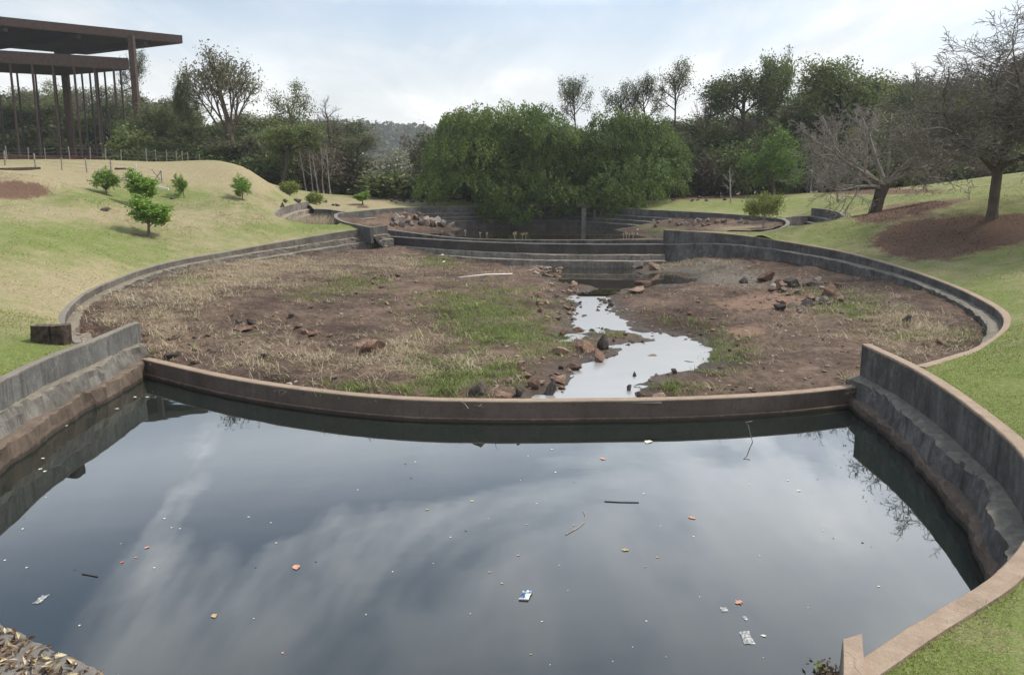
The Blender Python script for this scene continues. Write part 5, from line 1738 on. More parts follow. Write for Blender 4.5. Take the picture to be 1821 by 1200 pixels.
def build_rocks():
    rng = np.random.default_rng(9)
    shapes = [rock_mesh(700 + k, 13 + 2 * (k % 3)) for k in range(8)]
    cache = {}

    def rock(P, w, dpt, h, matn, label, group=None, name='rock', k=None, cat='rock'):
        k = int(rng.integers(0, 8)) if k is None else k
        key = (k, matn)
        if key not in cache:
            V, T = shapes[k]
            cache[key] = mesh_np('rock', V, T, False, None, [M[matn]])
        o = link(name, cache[key], None, (P[0], P[1], P[2] - h * .22), rng.uniform(0, 6.28), (w / 2, dpt / 2, h * 1.15))
        o.rotation_euler[0] = rng.normal(0, .12)
        tag(o, label, cat, group)
        return o

    def man(px, py, w, h, matn, label, zf=basin_z, k=None, name='rock'):
        P = on_surface(px, py, zf, 0.7 if zf is basin_z else 3.0)
        s = P[1] / F
        P[1] += w * s * .3
        return rock(P, w * s * 1.05, w * s * rng.uniform(.65, .95), max(.06, h * s), matn, label, None, name, k)
    man(1076, 622, 24, 30, 'rock_dark', 'upright dark wedge-shaped stone at the top of the lower stream pool')
    man(1065, 646, 26, 28, 'rock_brown', 'brown boulder on the pool edge just below the upright dark wedge')
    man(1040, 624, 44, 18, 'rock_brown', 'broad reddish slab left of the upright dark wedge')
    man(1018, 660, 34, 16, 'rock_brown', 'flat-topped brown stone on the left edge of the lower pool')
    man(996, 632, 40, 16, 'rock_tan', 'large pinkish slab in the weeds left of the stream')
    man(1000, 598, 26, 14, 'rock_brown', 'angular brown stone where the small side puddles begin')
    man(1032, 592, 26, 10, 'rock_brown', 'brown slab between the upper stream and the side puddles')
    man(850, 700, 40, 24, 'rock_dark', 'dark squarish boulder half-buried in green grass behind the near weir')
    man(893, 708, 40, 12, 'rock_brown', 'flat reddish stone touching the near weir beside the dark boulder')
    man(921, 706, 22, 20, 'rock_dark', 'small dark block standing at the weir between two brown stones')
    man(950, 694, 26, 20, 'rock_brown', 'brown stone tilted against the dark pointed boulder by the weir')
    man(976, 704, 26, 30, 'rock_dark', 'dark pointed boulder at the left corner of the lower pool')
    man(992, 682, 32, 12, 'rock_brown', 'low brown slab above the dark pointed boulder')
    man(1121, 698, 12, 16, 'rock_dark', 'dark rounded stone standing alone in the lower pool near the weir')
    man(1129, 673, 9, 14, 'rock_dark', 'small dark stone beside the grass tuft in the lower pool')
    man(1162, 642, 38, 10, 'rock_tan', 'long flat pinkish stone lying in the lower pool')
    man(1222, 650, 26, 8, 'rock_dark', 'thin dark stone lying in the right part of the lower pool')
    man(1200, 664, 12, 10, 'rock_dark', 'small dark stone at the lower right rim of the pool')
    man(1170, 710, 34, 12, 'rock_tan', 'flat tan slab against the near weir right of the pool')
    man(1142, 706, 22, 8, 'rock_brown', 'low brown stone at the weir where the pool ends')
    man(1365, 502, 36, 22, 'rock_brown', 'large reddish boulder on the right bank with a flat sloping face')
    man(1326, 504, 18, 12, 'rock_dark', 'dark stone just left of the large reddish right-bank boulder')
    man(1412, 512, 28, 20, 'rock_dark', 'dark jagged stone right of the large reddish right-bank boulder')
    man(1392, 514, 30, 14, 'rock_brown', 'brown slab below the jagged dark stone on the right bank')
    man(1476, 528, 36, 24, 'rock_brown', 'rounded brown boulder amid grass on the right bank')
    man(1388, 552, 34, 12, 'rock_dark', 'split dark slab lying in the middle of the right mud bank')
    man(1440, 545, 26, 12, 'rock_dark', 'flat dark stone below the rounded brown boulder')
    man(1618, 576, 24, 17, 'rock_dark', 'dark brown boulder alone in the grass near the right wall')
    man(1680, 614, 24, 11, 'rock_brown', 'flat brown stone in straw at the far right of the basin')
    man(660, 626, 74, 24, 'rock_brown', 'widest slab in the basin, brown and undercut, on the left mud bank')
    man(432, 590, 40, 9, 'rock_brown', 'thin reddish slab on the dark left mud bank')
    man(303, 640, 30, 14, 'rock_dark', 'dark stone beside the left end of the near weir')
    man(1140, 478, 30, 14, 'rock_grey', 'pale stone heap block at the right foot of the front far weir', k=2)
    man(1163, 481, 22, 16, 'rock_tan', 'pointed tan stone leaning beside the pale block at the far weir')
    man(1142, 508, 32, 11, 'rock_brown', 'reddish stone standing in the dark far puddle')
    man(1135, 521, 46, 10, 'rock_tan', 'flat sandy slab on the near shore of the dark far puddle')
    man(1000, 478, 12, 7, 'rock_tan', 'small yellow-topped stone at the foot of the far weir')
    man(1064, 558, 12, 10, 'rock_dark', 'dark round stone in mid-current of the upper stream')
    man(182, 374, 20, 6, 'rock_dark', 'flat dark stone lying alone on the dry left lawn', lawn_z)
    man(305, 355, 10, 5, 'rock_dark', 'small dark stone at the foot of the thin bare-stemmed sapling', lawn_z)
    man(271, 346, 14, 6, 'rock_dark', 'dark stone beside the sapling behind the nearest one', lawn_z)
    man(506, 360, 12, 7, 'rock_dark', 'dark round stone left of the upright yellow-green shrub', lawn_z)
    man(528, 360, 18, 7, 'rock_dark', 'dark long stone right of the upright yellow-green shrub', lawn_z)
    man(577, 361, 9, 6, 'rock_dark', 'dark stone right of the low yellow-green shrub', lawn_z)
    man(592, 366, 8, 4, 'rock_dark', 'left stone of a close pair on the grass above the side pond', lawn_z)
    man(600, 367, 10, 5, 'rock_dark', 'right stone of a close pair on the grass above the side pond', lawn_z)
    man(696, 359, 9, 7, 'rock_dark', 'dark round stone right of the smallest sapling beyond the far pond', lawn_z)
    man(778, 356, 9, 7, 'rock_dark', 'dark round stone on the bank left of the largest willow', lawn_z)
    man(133, 597, 24, 5, 'rock_tan', 'orange-brown stone in the grass right of the dark stump', lawn_z)
    man(152, 592, 26, 4, 'rock_brown', 'low brown stone at the end of the left stepped wall', lawn_z)
    # clusters: (px, py, rx, ry, count, size range px, materials, label, group, surface)
    CL = [
        (985, 525, 40, 48, 56, (6, 18), ('rock_tan', 'rock_brown', 'rock_tan'), 'small tan stone in the rubble on the left bank of the upper stream', 'left bank rubble', basin_z),
        (975, 483, 34, 8, 16, (8, 18), ('rock_tan', 'rock_grey'), 'small pale stone at the left end of the dark far puddle', 'puddle stones', basin_z),
        (1052, 556, 42, 34, 68, (4, 13), ('rock_dark', 'rock_dark', 'rock_brown'), 'small dark wet stone in the riffles of the upper stream', 'riffle stones', basin_z),
        (1120, 622, 60, 26, 26, (4, 12), ('rock_dark', 'rock_brown'), 'small dark stone in the lower stream pool', 'pool stones', basin_z),
        (1195, 598, 60, 9, 16, (5, 12), ('rock_dark', 'rock_brown'), 'small dark stone along the upper rim of the lower pool', 'pool rim stones', basin_z),
        (1440, 525, 78, 32, 40, (9, 22), ('rock_brown', 'rock_grey', 'rock_dark'), 'brown stone in the rubble on the right bank of the basin', 'right bank rubble', basin_z),
        (960, 670, 60, 34, 18, (10, 24), ('rock_brown', 'rock_tan'), 'brown stone among weeds left of the lower pool', 'pool bank stones', basin_z),
        (440, 590, 190, 70, 34, (7, 20), ('rock_dark', 'rock_brown'), 'dark clod on the left mud bank of the basin', 'left bank clods', basin_z),
        (1300, 590, 130, 60, 26, (6, 14), ('rock_brown', 'rock_tan'), 'small reddish stone on the bare right mud flat', 'mud flat stones', basin_z),
        (760, 520, 130, 40, 22, (6, 12), ('rock_brown', 'rock_tan'), 'small reddish stone on the mud left of the far puddle', 'upper flat stones', basin_z),
    ]
    for cx, cy, rx, ry, n, (s0, s1), mats, lab, grp, zf in CL:
        for i in range(n):
            a, r = rng.uniform(0, 6.28), math.sqrt(rng.uniform(0, 1))
            P = on_surface(cx + rx * r * math.cos(a), cy + ry * r * math.sin(a), zf)
            w = rng.uniform(s0, s1) ** 1.0 * P[1] / F
            rock(P, w, w * rng.uniform(.6, 1), w * rng.uniform(.25, .6), mats[int(rng.integers(len(mats)))], lab, grp, 'clod' if 'clod' in lab else 'stone', cat='clod' if 'clod' in lab else 'stone')
    FC = [(775, 396, 85, 7, 66, (9, 20), ('rock_grey', 'rock_tan', 'rock_grey'), 'pinkish rubble block on the left shore of the far pond', 'far pond left riprap'),
          (930, 400, 90, 3.5, 30, (8, 18), ('rock_grey', 'rock_brown'), 'rubble block at the foot of the far wall under the willows', 'far wall rubble'),
          (1240, 399, 90, 5, 30, (5, 12), ('rock_grey', 'rock_brown'), 'small rubble stone on the right shore of the far pond', 'far pond right rubble')]
    for cx, cy, rx, ry, n, (s0, s1), mats, lab, grp in FC:
        for i in range(n):
            P = on_surface(cx + rx * rng.uniform(-1, 1), cy + ry * rng.uniform(-1, 1), lambda x, y: np.maximum(far_z(x, y), 1.95), 2.6)
            if P[1] > 85 or not inside(far_poly, np.array([P[0]]), np.array([P[1]]))[0]:
                continue
            w = rng.uniform(s0, s1) * P[1] / F
            rock(P, w, w * rng.uniform(.6, 1), w * rng.uniform(.5, .8), mats[int(rng.integers(len(mats)))], lab, grp, 'rubble_block', cat='rubble')
    for i in range(18):
        P = on_surface(rng.uniform(700, 850), rng.uniform(353, 361), lawn_z, 4.5)
        w = rng.uniform(6, 13) * P[1] / F
        rock(P, w, w * .8, w * rng.uniform(.3, .5), 'rock_dark', 'dark clod of earth on the dry bank below the left forest', 'bank clods', 'clod', cat='clod')
    for i in range(16):
        P = on_surface(rng.uniform(1150, 1290), rng.uniform(351, 358), lawn_z, 4.5)
        w = rng.uniform(6, 13) * P[1] / F
        rock(P, w, w * .8, w * rng.uniform(.25, .45), 'rock_dark', 'dark clod of earth on the bank right of the willows', 'right bank clods', 'clod', cat='clod')
    # pebbles and crumbs: nobody could count them
    V0, T0 = shapes[3]
    import bmesh
    bm = bmesh.new()
    bmesh.ops.create_icosphere(bm, subdivisions=1, radius=1.0)
    V0 = np.array([v.co[:] for v in bm.verts])
    T0 = np.array([[v.index for v in f.verts] for f in bm.faces])
    bm.free()
    n = 9000
    x, y = rng.uniform(-17, 17.5, n), 17 + 34 * rng.uniform(0, 1, n) ** 1.5
    ok = inside(basin_poly, x, y) & (fbm(x * .5, y * .5, 61, 3) + rng.uniform(-.6, .6, n) > -.15)
    x, y = x[ok], y[ok]
    z, d = basin_z(x, y, True)
    ok = d > -.35
    x, y, z = x[ok], y[ok], z[ok]
    s = .014 + .05 * rng.uniform(0, 1, len(x)) ** 3
    dx = V0[None] * (1 + .35 * rng.normal(0, 1, (len(x), len(V0), 1)))
    V = np.stack([x, y, z], 1)[:, None, :] + dx * s[:, None, None] * np.array([1.2, 1.2, .7])
    T = (T0[None] + (np.arange(len(x)) * len(V0))[:, None, None]).reshape(-1, 3)
    var = np.repeat(rng.uniform(0, 1, len(x)), len(T0))
    tag(link('pebbles', mesh_np('pebbles', V.reshape(-1, 3), T, False, {'var': var}, [M['pebble']])), 'loose pebbles and crumbs of mud over the basin floor', 'pebbles', None, 'stuff')


mat_blade('pebble', (0.05, 0.033, 0.025), (0.16, 0.11, 0.08), (0.36, 0.29, 0.23), 0.0)


# ------------------------------------------------------------------ grass, straw, weeds
def blades(rng, B, length, width, lean, bend=0.6, seg=2):
    """curved flat blades rooted at B"""
    n = len(B)
    az = rng.uniform(0, 6.28, n)
    L = length * rng.uniform(.5, 1.3, n)
    ln = np.clip(lean + rng.normal(0, .25, n), 0.02, 1.5)
    dirh = np.stack([np.cos(az), np.sin(az), 0 * az], 1)
    side = np.stack([-np.sin(az), np.cos(az), 0 * az], 1)
    P = [B]
    a = ln.copy()
    for k in range(seg):
        step = (L / seg)[:, None] * (dirh * np.sin(a)[:, None] + np.array([0, 0, 1]) * np.cos(a)[:, None])
        P.append(P[-1] + step)
        a = a + bend * rng.uniform(.3, 1.4, n)
    w = width * rng.uniform(.6, 1.3, n)
    Vs = []
    for k, p in enumerate(P):
        f = (1 - k / (seg + .25))
        Vs += [p - side * (w * f)[:, None] * .5, p + side * (w * f)[:, None] * .5]
    V = np.stack(Vs, 1)
    m = V.shape[1]
    q = np.array([[2 * k, 2 * k + 1, 2 * k + 3, 2 * k + 2] for k in range(seg)])
    Q = (q[None] + (np.arange(n) * m)[:, None, None]).reshape(-1, 4)
    return V.reshape(-1, 3), Q, seg


def blade_obj(name, rng, B, length, width, lean, mat, label, cat, bend=.6, tone=None, seg=2):
    V, Q, s = blades(rng, B, length, width, lean, bend, seg)
    t = rng.uniform(0, 1, len(B)) if tone is None else tone
    return tag(link(name, mesh_np(name, V, Q, False, {'var': np.repeat(np.clip(t, 0, 1), s)}, [M[mat]])), label, cat, None, 'stuff')


def build_grass():
    rng = np.random.default_rng(31)
    # dry straw in the basin: matted bunches
    n = 30000
    x, y = rng.uniform(-17.5, 18, n), 17 + 36 * rng.uniform(0, 1, n) ** 1.25
    ok = inside(basin_poly, x, y)
    x, y = x[ok], y[ok]
    z, d = basin_z(x, y, True)
    P = np.stack([x, y, z], 1)
    m = blobs_px(P, STRAW)
    keep = (d > .3) & (rng.uniform(0, 1, len(x)) < np.clip(1.2 * m * (.6 + 1.6 * fbm(x * .9, y * .9, 71, 4)), -.0 + .02, 1) * .9)
    C = P[keep]
    k = np.repeat(np.arange(len(C)), 15)
    B = C[k] + rng.normal(0, .13, (len(k), 3)) * np.array([1.5, 1, .1])
    B[:, 2] = basin_z(B[:, 0], B[:, 1]) - .01
    tone = rng.uniform(0, 1, len(C))[k] * .5 + rng.uniform(0, .5, len(k))
    blade_obj('dry_straw', rng, B, .36, .02, .95, 'straw', 'matted pale dry straw over the basin floor', 'straw', .45, tone, 3)
    # loose bunches of straw that stand up
    g = np.clip(blobs_px(P, GREEN), 0, 1.3)
    keep = (d > .1) & (rng.uniform(0, 1, len(x)) < np.clip(1.25 * g * (.9 + 1.2 * fbm(x * .9, y * .9, 81, 4)), .008, 1))
    C = P[keep]
    k = np.repeat(np.arange(len(C)), 14)
    B = C[k] + rng.normal(0, .10, (len(k), 3)) * np.array([1.3, 1, .0])
    B[:, 2] = basin_z(B[:, 0], B[:, 1]) - .01
    tone = rng.uniform(0, .7, len(C))[k] + rng.uniform(0, .3, len(k))
    blade_obj('green_weeds', rng, B, .17, .02, .6, 'weed', 'patches of low green weeds on the basin floor', 'weeds', .5, tone)
    # tall grass of the left side pond
    q = side_l
    x, y = rng.uniform(q[:, 0].min(), q[:, 0].max(), 9000), rng.uniform(q[:, 1].min(), q[:, 1].max(), 9000)
    ok = inside(q, x, y) & (pdist(q, x, y) > .5)
    B = np.stack([x[ok], y[ok], np.full(ok.sum(), 2.6)], 1)
    blade_obj('dry_reeds', rng, B, 1.05, .03, .25, 'straw', 'tall dry reeds filling the left side pond', 'reeds', .3, None, 3)
    # short turf in front, close enough to see blades
    n = 420000
    r = 5.2 + 21 * rng.uniform(0, 1, n) ** 1.6
    a = rng.uniform(-.68, .68, n)
    x, y = np.sin(a) * r, np.cos(a) * r
    px = 910.5 + F * x / np.maximum(y, .1)
    ok = (px > -60) & (px < 1880)
    x, y = x[ok], y[ok]
    ok = ~inside(hole1, x, y)
    x, y = x[ok], y[ok]
    ok = pdist(hole1, x, y) > .19
    x, y = x[ok], y[ok]
    z = lawn_z(x, y)
    B = np.stack([x, y, z - .004], 1)
    pp, qq = proj(B)
    ok = (qq < 1260) & (pp < 1900) & (pp > -80)
    B = B[ok]
    tone = .5 + .45 * fbm(B[:, 0] * .9, B[:, 1] * .9, 91, 4) + rng.uniform(-.3, .3, len(B))
    V, Q, s = blades(rng, B, .042, .007, .5, .7)
    sc = np.clip(np.hypot(B[:, 0], B[:, 1]) / 9, .8, 2.2)
    V = V.reshape(len(B), -1, 3)
    V = B[:, None] + (V - B[:, None]) * np.stack([sc, sc, np.minimum(sc, 1.25)], 1)[:, None, :]
    tag(link('turf_grass', mesh_np('turf_grass', V.reshape(-1, 3), Q, False, {'var': np.repeat(np.clip(tone, 0, 1), s)}, [M['turf']])), 'short mown grass blades of the lawns', 'grass', None, 'stuff')
    # tufts further up the lawns, dry and green
    n = 330000
    r = 16 + 50 * rng.uniform(0, 1, n) ** .8
    a = rng.uniform(-.66, .62, n)
    x, y = np.sin(a) * r, np.cos(a) * r
    ok = ~inside(hole1, x, y) & ~inside(far_hole, x, y) & ~inside(side_l, x, y) & ~inside(side_r, x, y)
    x, y = x[ok], y[ok]
    ok = np.minimum.reduce([pdist(h, x, y) for h in (hole1, far_hole, side_l, side_r)]) > .25
    x, y = x[ok], y[ok]
    B = np.stack([x, y, lawn_z(x, y)], 1)
    gr, mu = lawn_masks(B)
    f = gr + .55 * fbm(B[:, 0] * .8, B[:, 1] * .8, 95, 4) + .4 * fbm(B[:, 0] * .2, B[:, 1] * .2, 97, 3) + rng.normal(0, .2, len(B))
    dens = np.clip(.5 + .9 * fbm(B[:, 0] * .6, B[:, 1] * .6, 99, 4), .08, 1)
    keep = (mu < .45) & (rng.uniform(0, 1, len(B)) < dens)
    for sel, mt, nm in ((keep & (f > .5), 'turf', 'turf_tufts'), (keep & (f <= .5), 'hay', 'dry_tufts')):
        b = B[sel]
        V, Q, s = blades(rng, b, .06, .014, 1.1, .6)
        sc = np.clip(np.hypot(b[:, 0], b[:, 1]) / 20, .8, 2.6)
        V = V.reshape(len(b), -1, 3)
        V = b[:, None] + (V - b[:, None]) * np.stack([sc, sc, np.minimum(sc, 1.3)], 1)[:, None, :]
        tag(link(nm, mesh_np(nm, V.reshape(-1, 3), Q, False, {'var': np.repeat(rng.uniform(0, 1, len(b)), s)}, [M[mt]])), 'green grass tufts over the lawns' if mt == 'turf' else 'dry tan grass tufts over the lawns', 'grass', None, 'stuff')
    # shaggy edge of grass over the rims
    for nm, path, inw in (('near', NR[kR:], -1), ('rim', BR[:-1], -1), ('near', NL[kL:], 1), ('rim', BL[:-1], 1)):
        T = np.gradient(path[:, :2], axis=0)
        T /= np.linalg.norm(T, axis=1)[:, None] + 1e-9
        N_ = np.stack([-T[:, 1], T[:, 0]], 1) * inw
        i = rng.integers(0, len(path), int(len(path) * 40 * (.45 if nm == 'near' else 1)))
        off = -(.17 + .12 * np.abs(rng.normal(0, 1, len(i))))
        B = np.stack([*(path[i, :2] + N_[i] * off[:, None] + T[i] * rng.uniform(-.12, .12, (len(i), 1))).T, path[i, 2] - .06], 1)
        blade_obj('edge_grass', rng, B, .085, .012, .6, 'turf', 'shaggy grass along the rim of the walls', 'grass', .7)
    # bark chips on the mulch beds
    n = 60000
    r = 24 + 34 * rng.uniform(0, 1, n)
    a = rng.uniform(.33, .72, n)
    x, y = np.sin(a) * r, np.cos(a) * r
    z = lawn_z(x, y)
    P = np.stack([x, y, z], 1)
    mu = blobs_px(P, [(1640, 432, 95, 34, 1.1), (1730, 415, 110, 26, 1.1), (1821, 402, 120, 20, 1.0), (1600, 374, 42, 10, 1.0), (1545, 388, 40, 8, .9), (1660, 364, 45, 8, .9)])
    C = P[mu > .55]
    C[:, 2] += .02
    lq = leaf_quads(rng, C, .075, up=.8, asp=.4)
    tag(link('mulch_chips', mesh_np('mulch_chips', lq[0], lq[1], False, {'var': lq[2]}, [M['bark_chip']])), 'brown bark chips on the mulch bed under the bare tree', 'mulch', None, 'stuff')


# ------------------------------------------------------------------ small things
def build_small():
    rng = np.random.default_rng(55)
    # stump
    P = on_surface(85, 612, lawn_z, 1.6)
    D = P[1]
    s = D / F
    root = empty('tree_stump', tuple(P), 'dark weathered block of stump on the grass beside the left wall', 'stump')
    w, h = 62 * s, 33 * s

    def blob(name, x0, x1, y0, y1, z0, z1, m, seed, notch=None):
        nx, nz = 16, 8
        ang = np.linspace(0, 2 * math.pi, 33)[:-1]
        V = []
        for zi in range(nz):
            t = zi / (nz - 1)
            for a in ang:
                ca, sa = math.cos(a), math.sin(a)
                e = 0.42
                X = np.sign(ca) * abs(ca) ** e
                Y = np.sign(sa) * abs(sa) ** e
                f = 1.04 - .10 * t
                V.append(((x0 + x1) / 2 + X * (x1 - x0) / 2 * f, (y0 + y1) / 2 + Y * (y1 - y0) / 2 * f, z0 + (z1 - z0) * t))
        V = np.array(V)
        nn = fbm(V[:, 0] * 6 + V[:, 1] * 5, V[:, 2] * 5 + seed, seed, 4)
        V[:, 0] += .035 * nn * np.sign(V[:, 0])
        V[:, 1] += .035 * nn
        V[-32:, 2] += .03 * fbm(V[-32:, 0] * 7, V[-32:, 1] * 7, seed, 3)
        i, j = np.meshgrid(np.arange(nz - 1), np.arange(32), indexing='ij')
        q = np.stack([i * 32 + j, i * 32 + (j + 1) % 32, (i + 1) * 32 + (j + 1) % 32, (i + 1) * 32 + j], -1).reshape(-1, 4)
        top = np.arange((nz - 1) * 32, nz * 32)
        V = np.vstack([V, V[top].mean(0) - [0, 0, .02]])
        c = len(V) - 1
        tri = np.stack([top, np.roll(top, -1), np.full(32, c)], 1)
        me = mesh_np(name, V, [q, tri], False, None, [m[0], m[1]], np.concatenate([np.zeros(len(q)), np.ones(32)]))
        return me
    link('stump', blob('stump', -w / 2, w * .08, -.05, .38, -.06, h, (M['stump_wood'], M['stump_cut']), 3), root)
    link('stump', blob('stump', w * .06, w / 2, -.02, .40, -.06, h * 1.02, (M['stump_wood'], M['stump_cut']), 8), root)
    # pipe, boards, logs
    a, b = on_surface(816, 497, basin_z), on_surface(911, 491, basin_z)
    mb = MB()
    a[2] += .10
    b[2] += .12
    mb.tube([a, (a + b) / 2 + [0, 0, .06], b], .032, 8)
    tag(rebase(link('pipe', mb.mesh('pipe', M['pipe_white'], True))), 'long white pipe lying on the mud below the far weir', 'pipe')
    for i, (p, q, m, r, lab) in enumerate([((217, 318.5), (232, 323), 'pipe_white', .10, 'short white kerb stone behind the sapling on the mound'), ((266, 330), (300, 338), 'pipe_white', .10, 'long white kerb stone between two saplings on the mound'),
                                           ((204, 302), (224, 302), 'stump_wood', .12, 'dark log lying on the mound top above the saplings'), ((2, 303), (70, 301), 'stump_wood', .13, 'long dark timber lying flat on the mound at the far left'), ((380, 318), (383, 318), 'stump_wood', .1, '')]):
        if not lab:
            continue
        A, B = on_surface(*p, lawn_z, 6.0), on_surface(*q, lawn_z, 6.0)
        mb = MB()
        d = (B - A) / np.linalg.norm(B - A)
        sd = np.cross(d, [0, 0, 1]) * r
        up = np.array([0, 0, r * 1.2])
        lo = np.array([0, 0, -.05])
        mb.hexa([A - sd + lo, B - sd + lo, B + sd + lo, A + sd + lo, A - sd * .9 + up, B - sd * .9 + up, B + sd * .9 + up, A + sd * .9 + up])
        tag(rebase(link('kerb_stone' if m == 'pipe_white' else 'timber', mb.mesh('timber', M[m]))), lab, 'kerb stone' if m == 'pipe_white' else 'timber')
    # floating leaves on the near pond
    def leafmesh(seed, lobes=False):
        rg = np.random.default_rng(seed)
        n = 14
        t = np.linspace(0, 1, n)
        w = .32 * np.sin(math.pi * t ** .85) * (1 + .12 * rg.normal(0, 1, n))
        if lobes:
            w *= 1 + .55 * np.sin(t * 19)
        cx = .08 * np.sin(t * 3 + seed)
        curl = .10 + .06 * rg.uniform()
        V = []
        for i in range(n):
            for s_ in (-1, -.5, 0, .5, 1):
                V.append((t[i] - .5, cx[i] + s_ * w[i], .01 + curl * abs(s_) ** 2 * w[i] + .05 * (t[i] - .5) ** 2 + .008 * rg.normal()))
        i, j = np.meshgrid(np.arange(n - 1), np.arange(4), indexing='ij')
        q = np.stack([i * 5 + j, (i + 1) * 5 + j, (i + 1) * 5 + j + 1, i * 5 + j + 1], -1).reshape(-1, 4)
        return np.array(V), q
    shp = [leafmesh(1), leafmesh(2), leafmesh(3), leafmesh(4, True)]
    cache = {}
    names = {'leaf_pink': 'pinkish', 'leaf_cream': 'cream', 'leaf_tan': 'tan', 'leaf_red': 'red', 'leaf_black': 'dark', 'leaf_lime': 'yellow-green'}

    def fl(px, py, w, mat, k=0, label=None, cx=None):
        key = (k, mat)
        if key not in cache:
            cache[key] = mesh_np('leaf', *shp[k], True, None, [M[mat]])
        P = Pz(px, py, 0.0)
        s_ = w * P[1] / F
        o = link('fallen_leaf', cache[key], None, (P[0], P[1], .004), rng.uniform(0, 6.28), (s_, s_, s_))
        tag(o, label or ('small %s leaf floating among others on the dark near pond' % names[mat]), 'leaf', None if label else 'floating %s leaves' % names[mat])
    z4 = lambda a, b: (a / 2.937, 860 + b / 2.937)
    z5 = lambda a, b: (600 + a / 2.856, 780 + b / 2.856)
    z6 = lambda a, b: (1200 + a / 2.857, 780 + b / 2.857)
    P_, C_, T_, R_, K_ = 'leaf_pink', 'leaf_cream', 'leaf_tan', 'leaf_red', 'leaf_black'
    fl(*z4(1545, 437), 22, P_, 0, 'largest salmon-pink leaf, alone on the left half of the pond')
    fl(*z4(1120, 690), 17, T_, 1, 'tan curled leaf on the grey cloud reflection at the lower left')
    fl(*z4(637, 410), 9, R_, 2, 'bright red scrap of leaf in the left of the pond')
    fl(*z4(767, 333), 11, P_, 1, 'small pink leaf above the bright red scrap')
    fl(*z5(683, 316), 8, 'leaf_lime', 0, 'single yellow-green leaf in the middle of the pond')
    fl(*z5(1350, 102), 15, P_, 3, 'ragged pink leaf close to the weir\'s reflection')
    fl(*z5(1580, 17), 20, C_, 1, 'pale curled leaf lying in the dark reflection of the weir')
    fl(*z5(1463, 565), 15, T_, 3, 'crumpled tan leaf right of the pond\'s centre')
    fl(*z6(325, 830), 19, P_, 3, 'lobed reddish oak-like leaf in the lower right of the pond')
    fl(*z6(450, 1000), 11, C_, 0, 'pale oval leaf beside the clear plastic in the lower right')
    fl(*z6(85, 402), 16, P_, 3, 'ragged brownish-pink leaf on the right half of the pond')
    fl(*z6(630, 265), 9, C_, 1, 'cream leaf with a dark stem near the right wall\'s reflection')
    for (zf, lst, w, m) in [
        (z4, [(1165, 583), (255, 580), (858, 182), (1415, 204), (1442, 309), (738, 648), (806, 439), (415, 740), (1325, 703), (125, 604), (140, 438), (225, 530), (25, 400), (1215, 538), (990, 545), (240, 70), (118, 236), (1300, 174), (895, 230), (940, 235), (540, 345)], 6, C_),
        (z4, [(632, 313), (708, 386), (1477, 883)], 9, P_),
        (z4, [(1085, 288), (1335, 438), (390, 450), (205, 433), (1650, 407), (125, 180)], 4.5, K_),
        (z5, [(395, 118), (1108, 171), (1012, 330), (853, 692), (968, 88), (487, 633), (1080, 1148), (1038, 928), (184, 720), (652, 400), (766, 407), (403, 381), (280, 675), (838, 580), (1127, 642), (1170, 770), (103, 260), (930, 212), (1090, 55), (1570, 926), (1640, 443), (1398, 1130), (1500, 1058), (675, 888), (145, 892), (575, 500), (1556, 280)], 5.5, C_),
        (z5, [(457, 360), (960, 436), (918, 592), (1626, 602), (773, 677), (835, 735), (1565, 650), (1670, 1108), (982, 1095), (1200, 440)], 8, T_),
        (z5, [(532, 82), (374, 200), (655, 270), (320, 650), (1200, 222), (345, 128), (652, 468)], 4.5, K_),
        (z6, [(678, 858), (127, 803), (450, 1112), (1178, 393), (705, 1022), (575, 212), (430, 595), (755, 465), (95, 497), (220, 267), (908, 720), (1745, 636), (378, 232), (1035, 750), (1400, 228)], 6, C_),
        (z6, [(805, 505), (953, 528), (1000, 548), (1112, 375), (725, 206), (908, 118)], 6, K_)]:
        for a, b in lst:
            p = zf(a, b)
            if p[0] > 1800:
                continue
            if w < 6.5 and rng.uniform() < .25:
                continue
            fl(p[0], p[1], w * rng.uniform(.45, 1.1), m, int(rng.integers(0, 3)))
    # leaves along the foot of the walls
    for p in [(72, 834), (118, 757), (240, 706), (262, 706), (208, 727), (76, 815), (80, 838), (160, 690)]:
        fl(p[0], p[1], 8, C_, 1, None)
    # snack packet
    n = 9
    x, y = np.meshgrid(np.linspace(-.5, .5, n), np.linspace(-.5, .5, 12), indexing='ij')
    z = .03 + .05 * fbm(x * 4, y * 4, 5, 3) + .06 * (1 - (2 * x) ** 2) * (1 - (2 * y) ** 2)
    i, j = np.meshgrid(np.arange(n - 1), np.arange(11), indexing='ij')
    q = np.stack([i * 12 + j, (i + 1) * 12 + j, (i + 1) * 12 + j + 1, i * 12 + j + 1], -1).reshape(-1, 4)
    P = Pz(935, 1059, 0)
    sx, sy = 19 * P[1] / F, 33 * P[1] / F
    V = np.stack([x * sx + y * sy * .16, y * sy, z * .5], -1).reshape(-1, 3)
    o = link('snack_packet', mesh_np('snack_packet', V, q, False, None, [M['packet_foil']]), None, (P[0], P[1], .002), -.1)
    tag(o, 'crumpled blue and yellow foil snack packet floating in the middle of the pond', 'packet')
    mb = MB()
    mb.box((-sx * .5 - sy * .075, -sy * .5 - .012, .004), (sx * .5 - sy * .085, -sy * .5 + .004, .02))
    link('seam', mb.mesh('seam', M['pipe_white']), o)
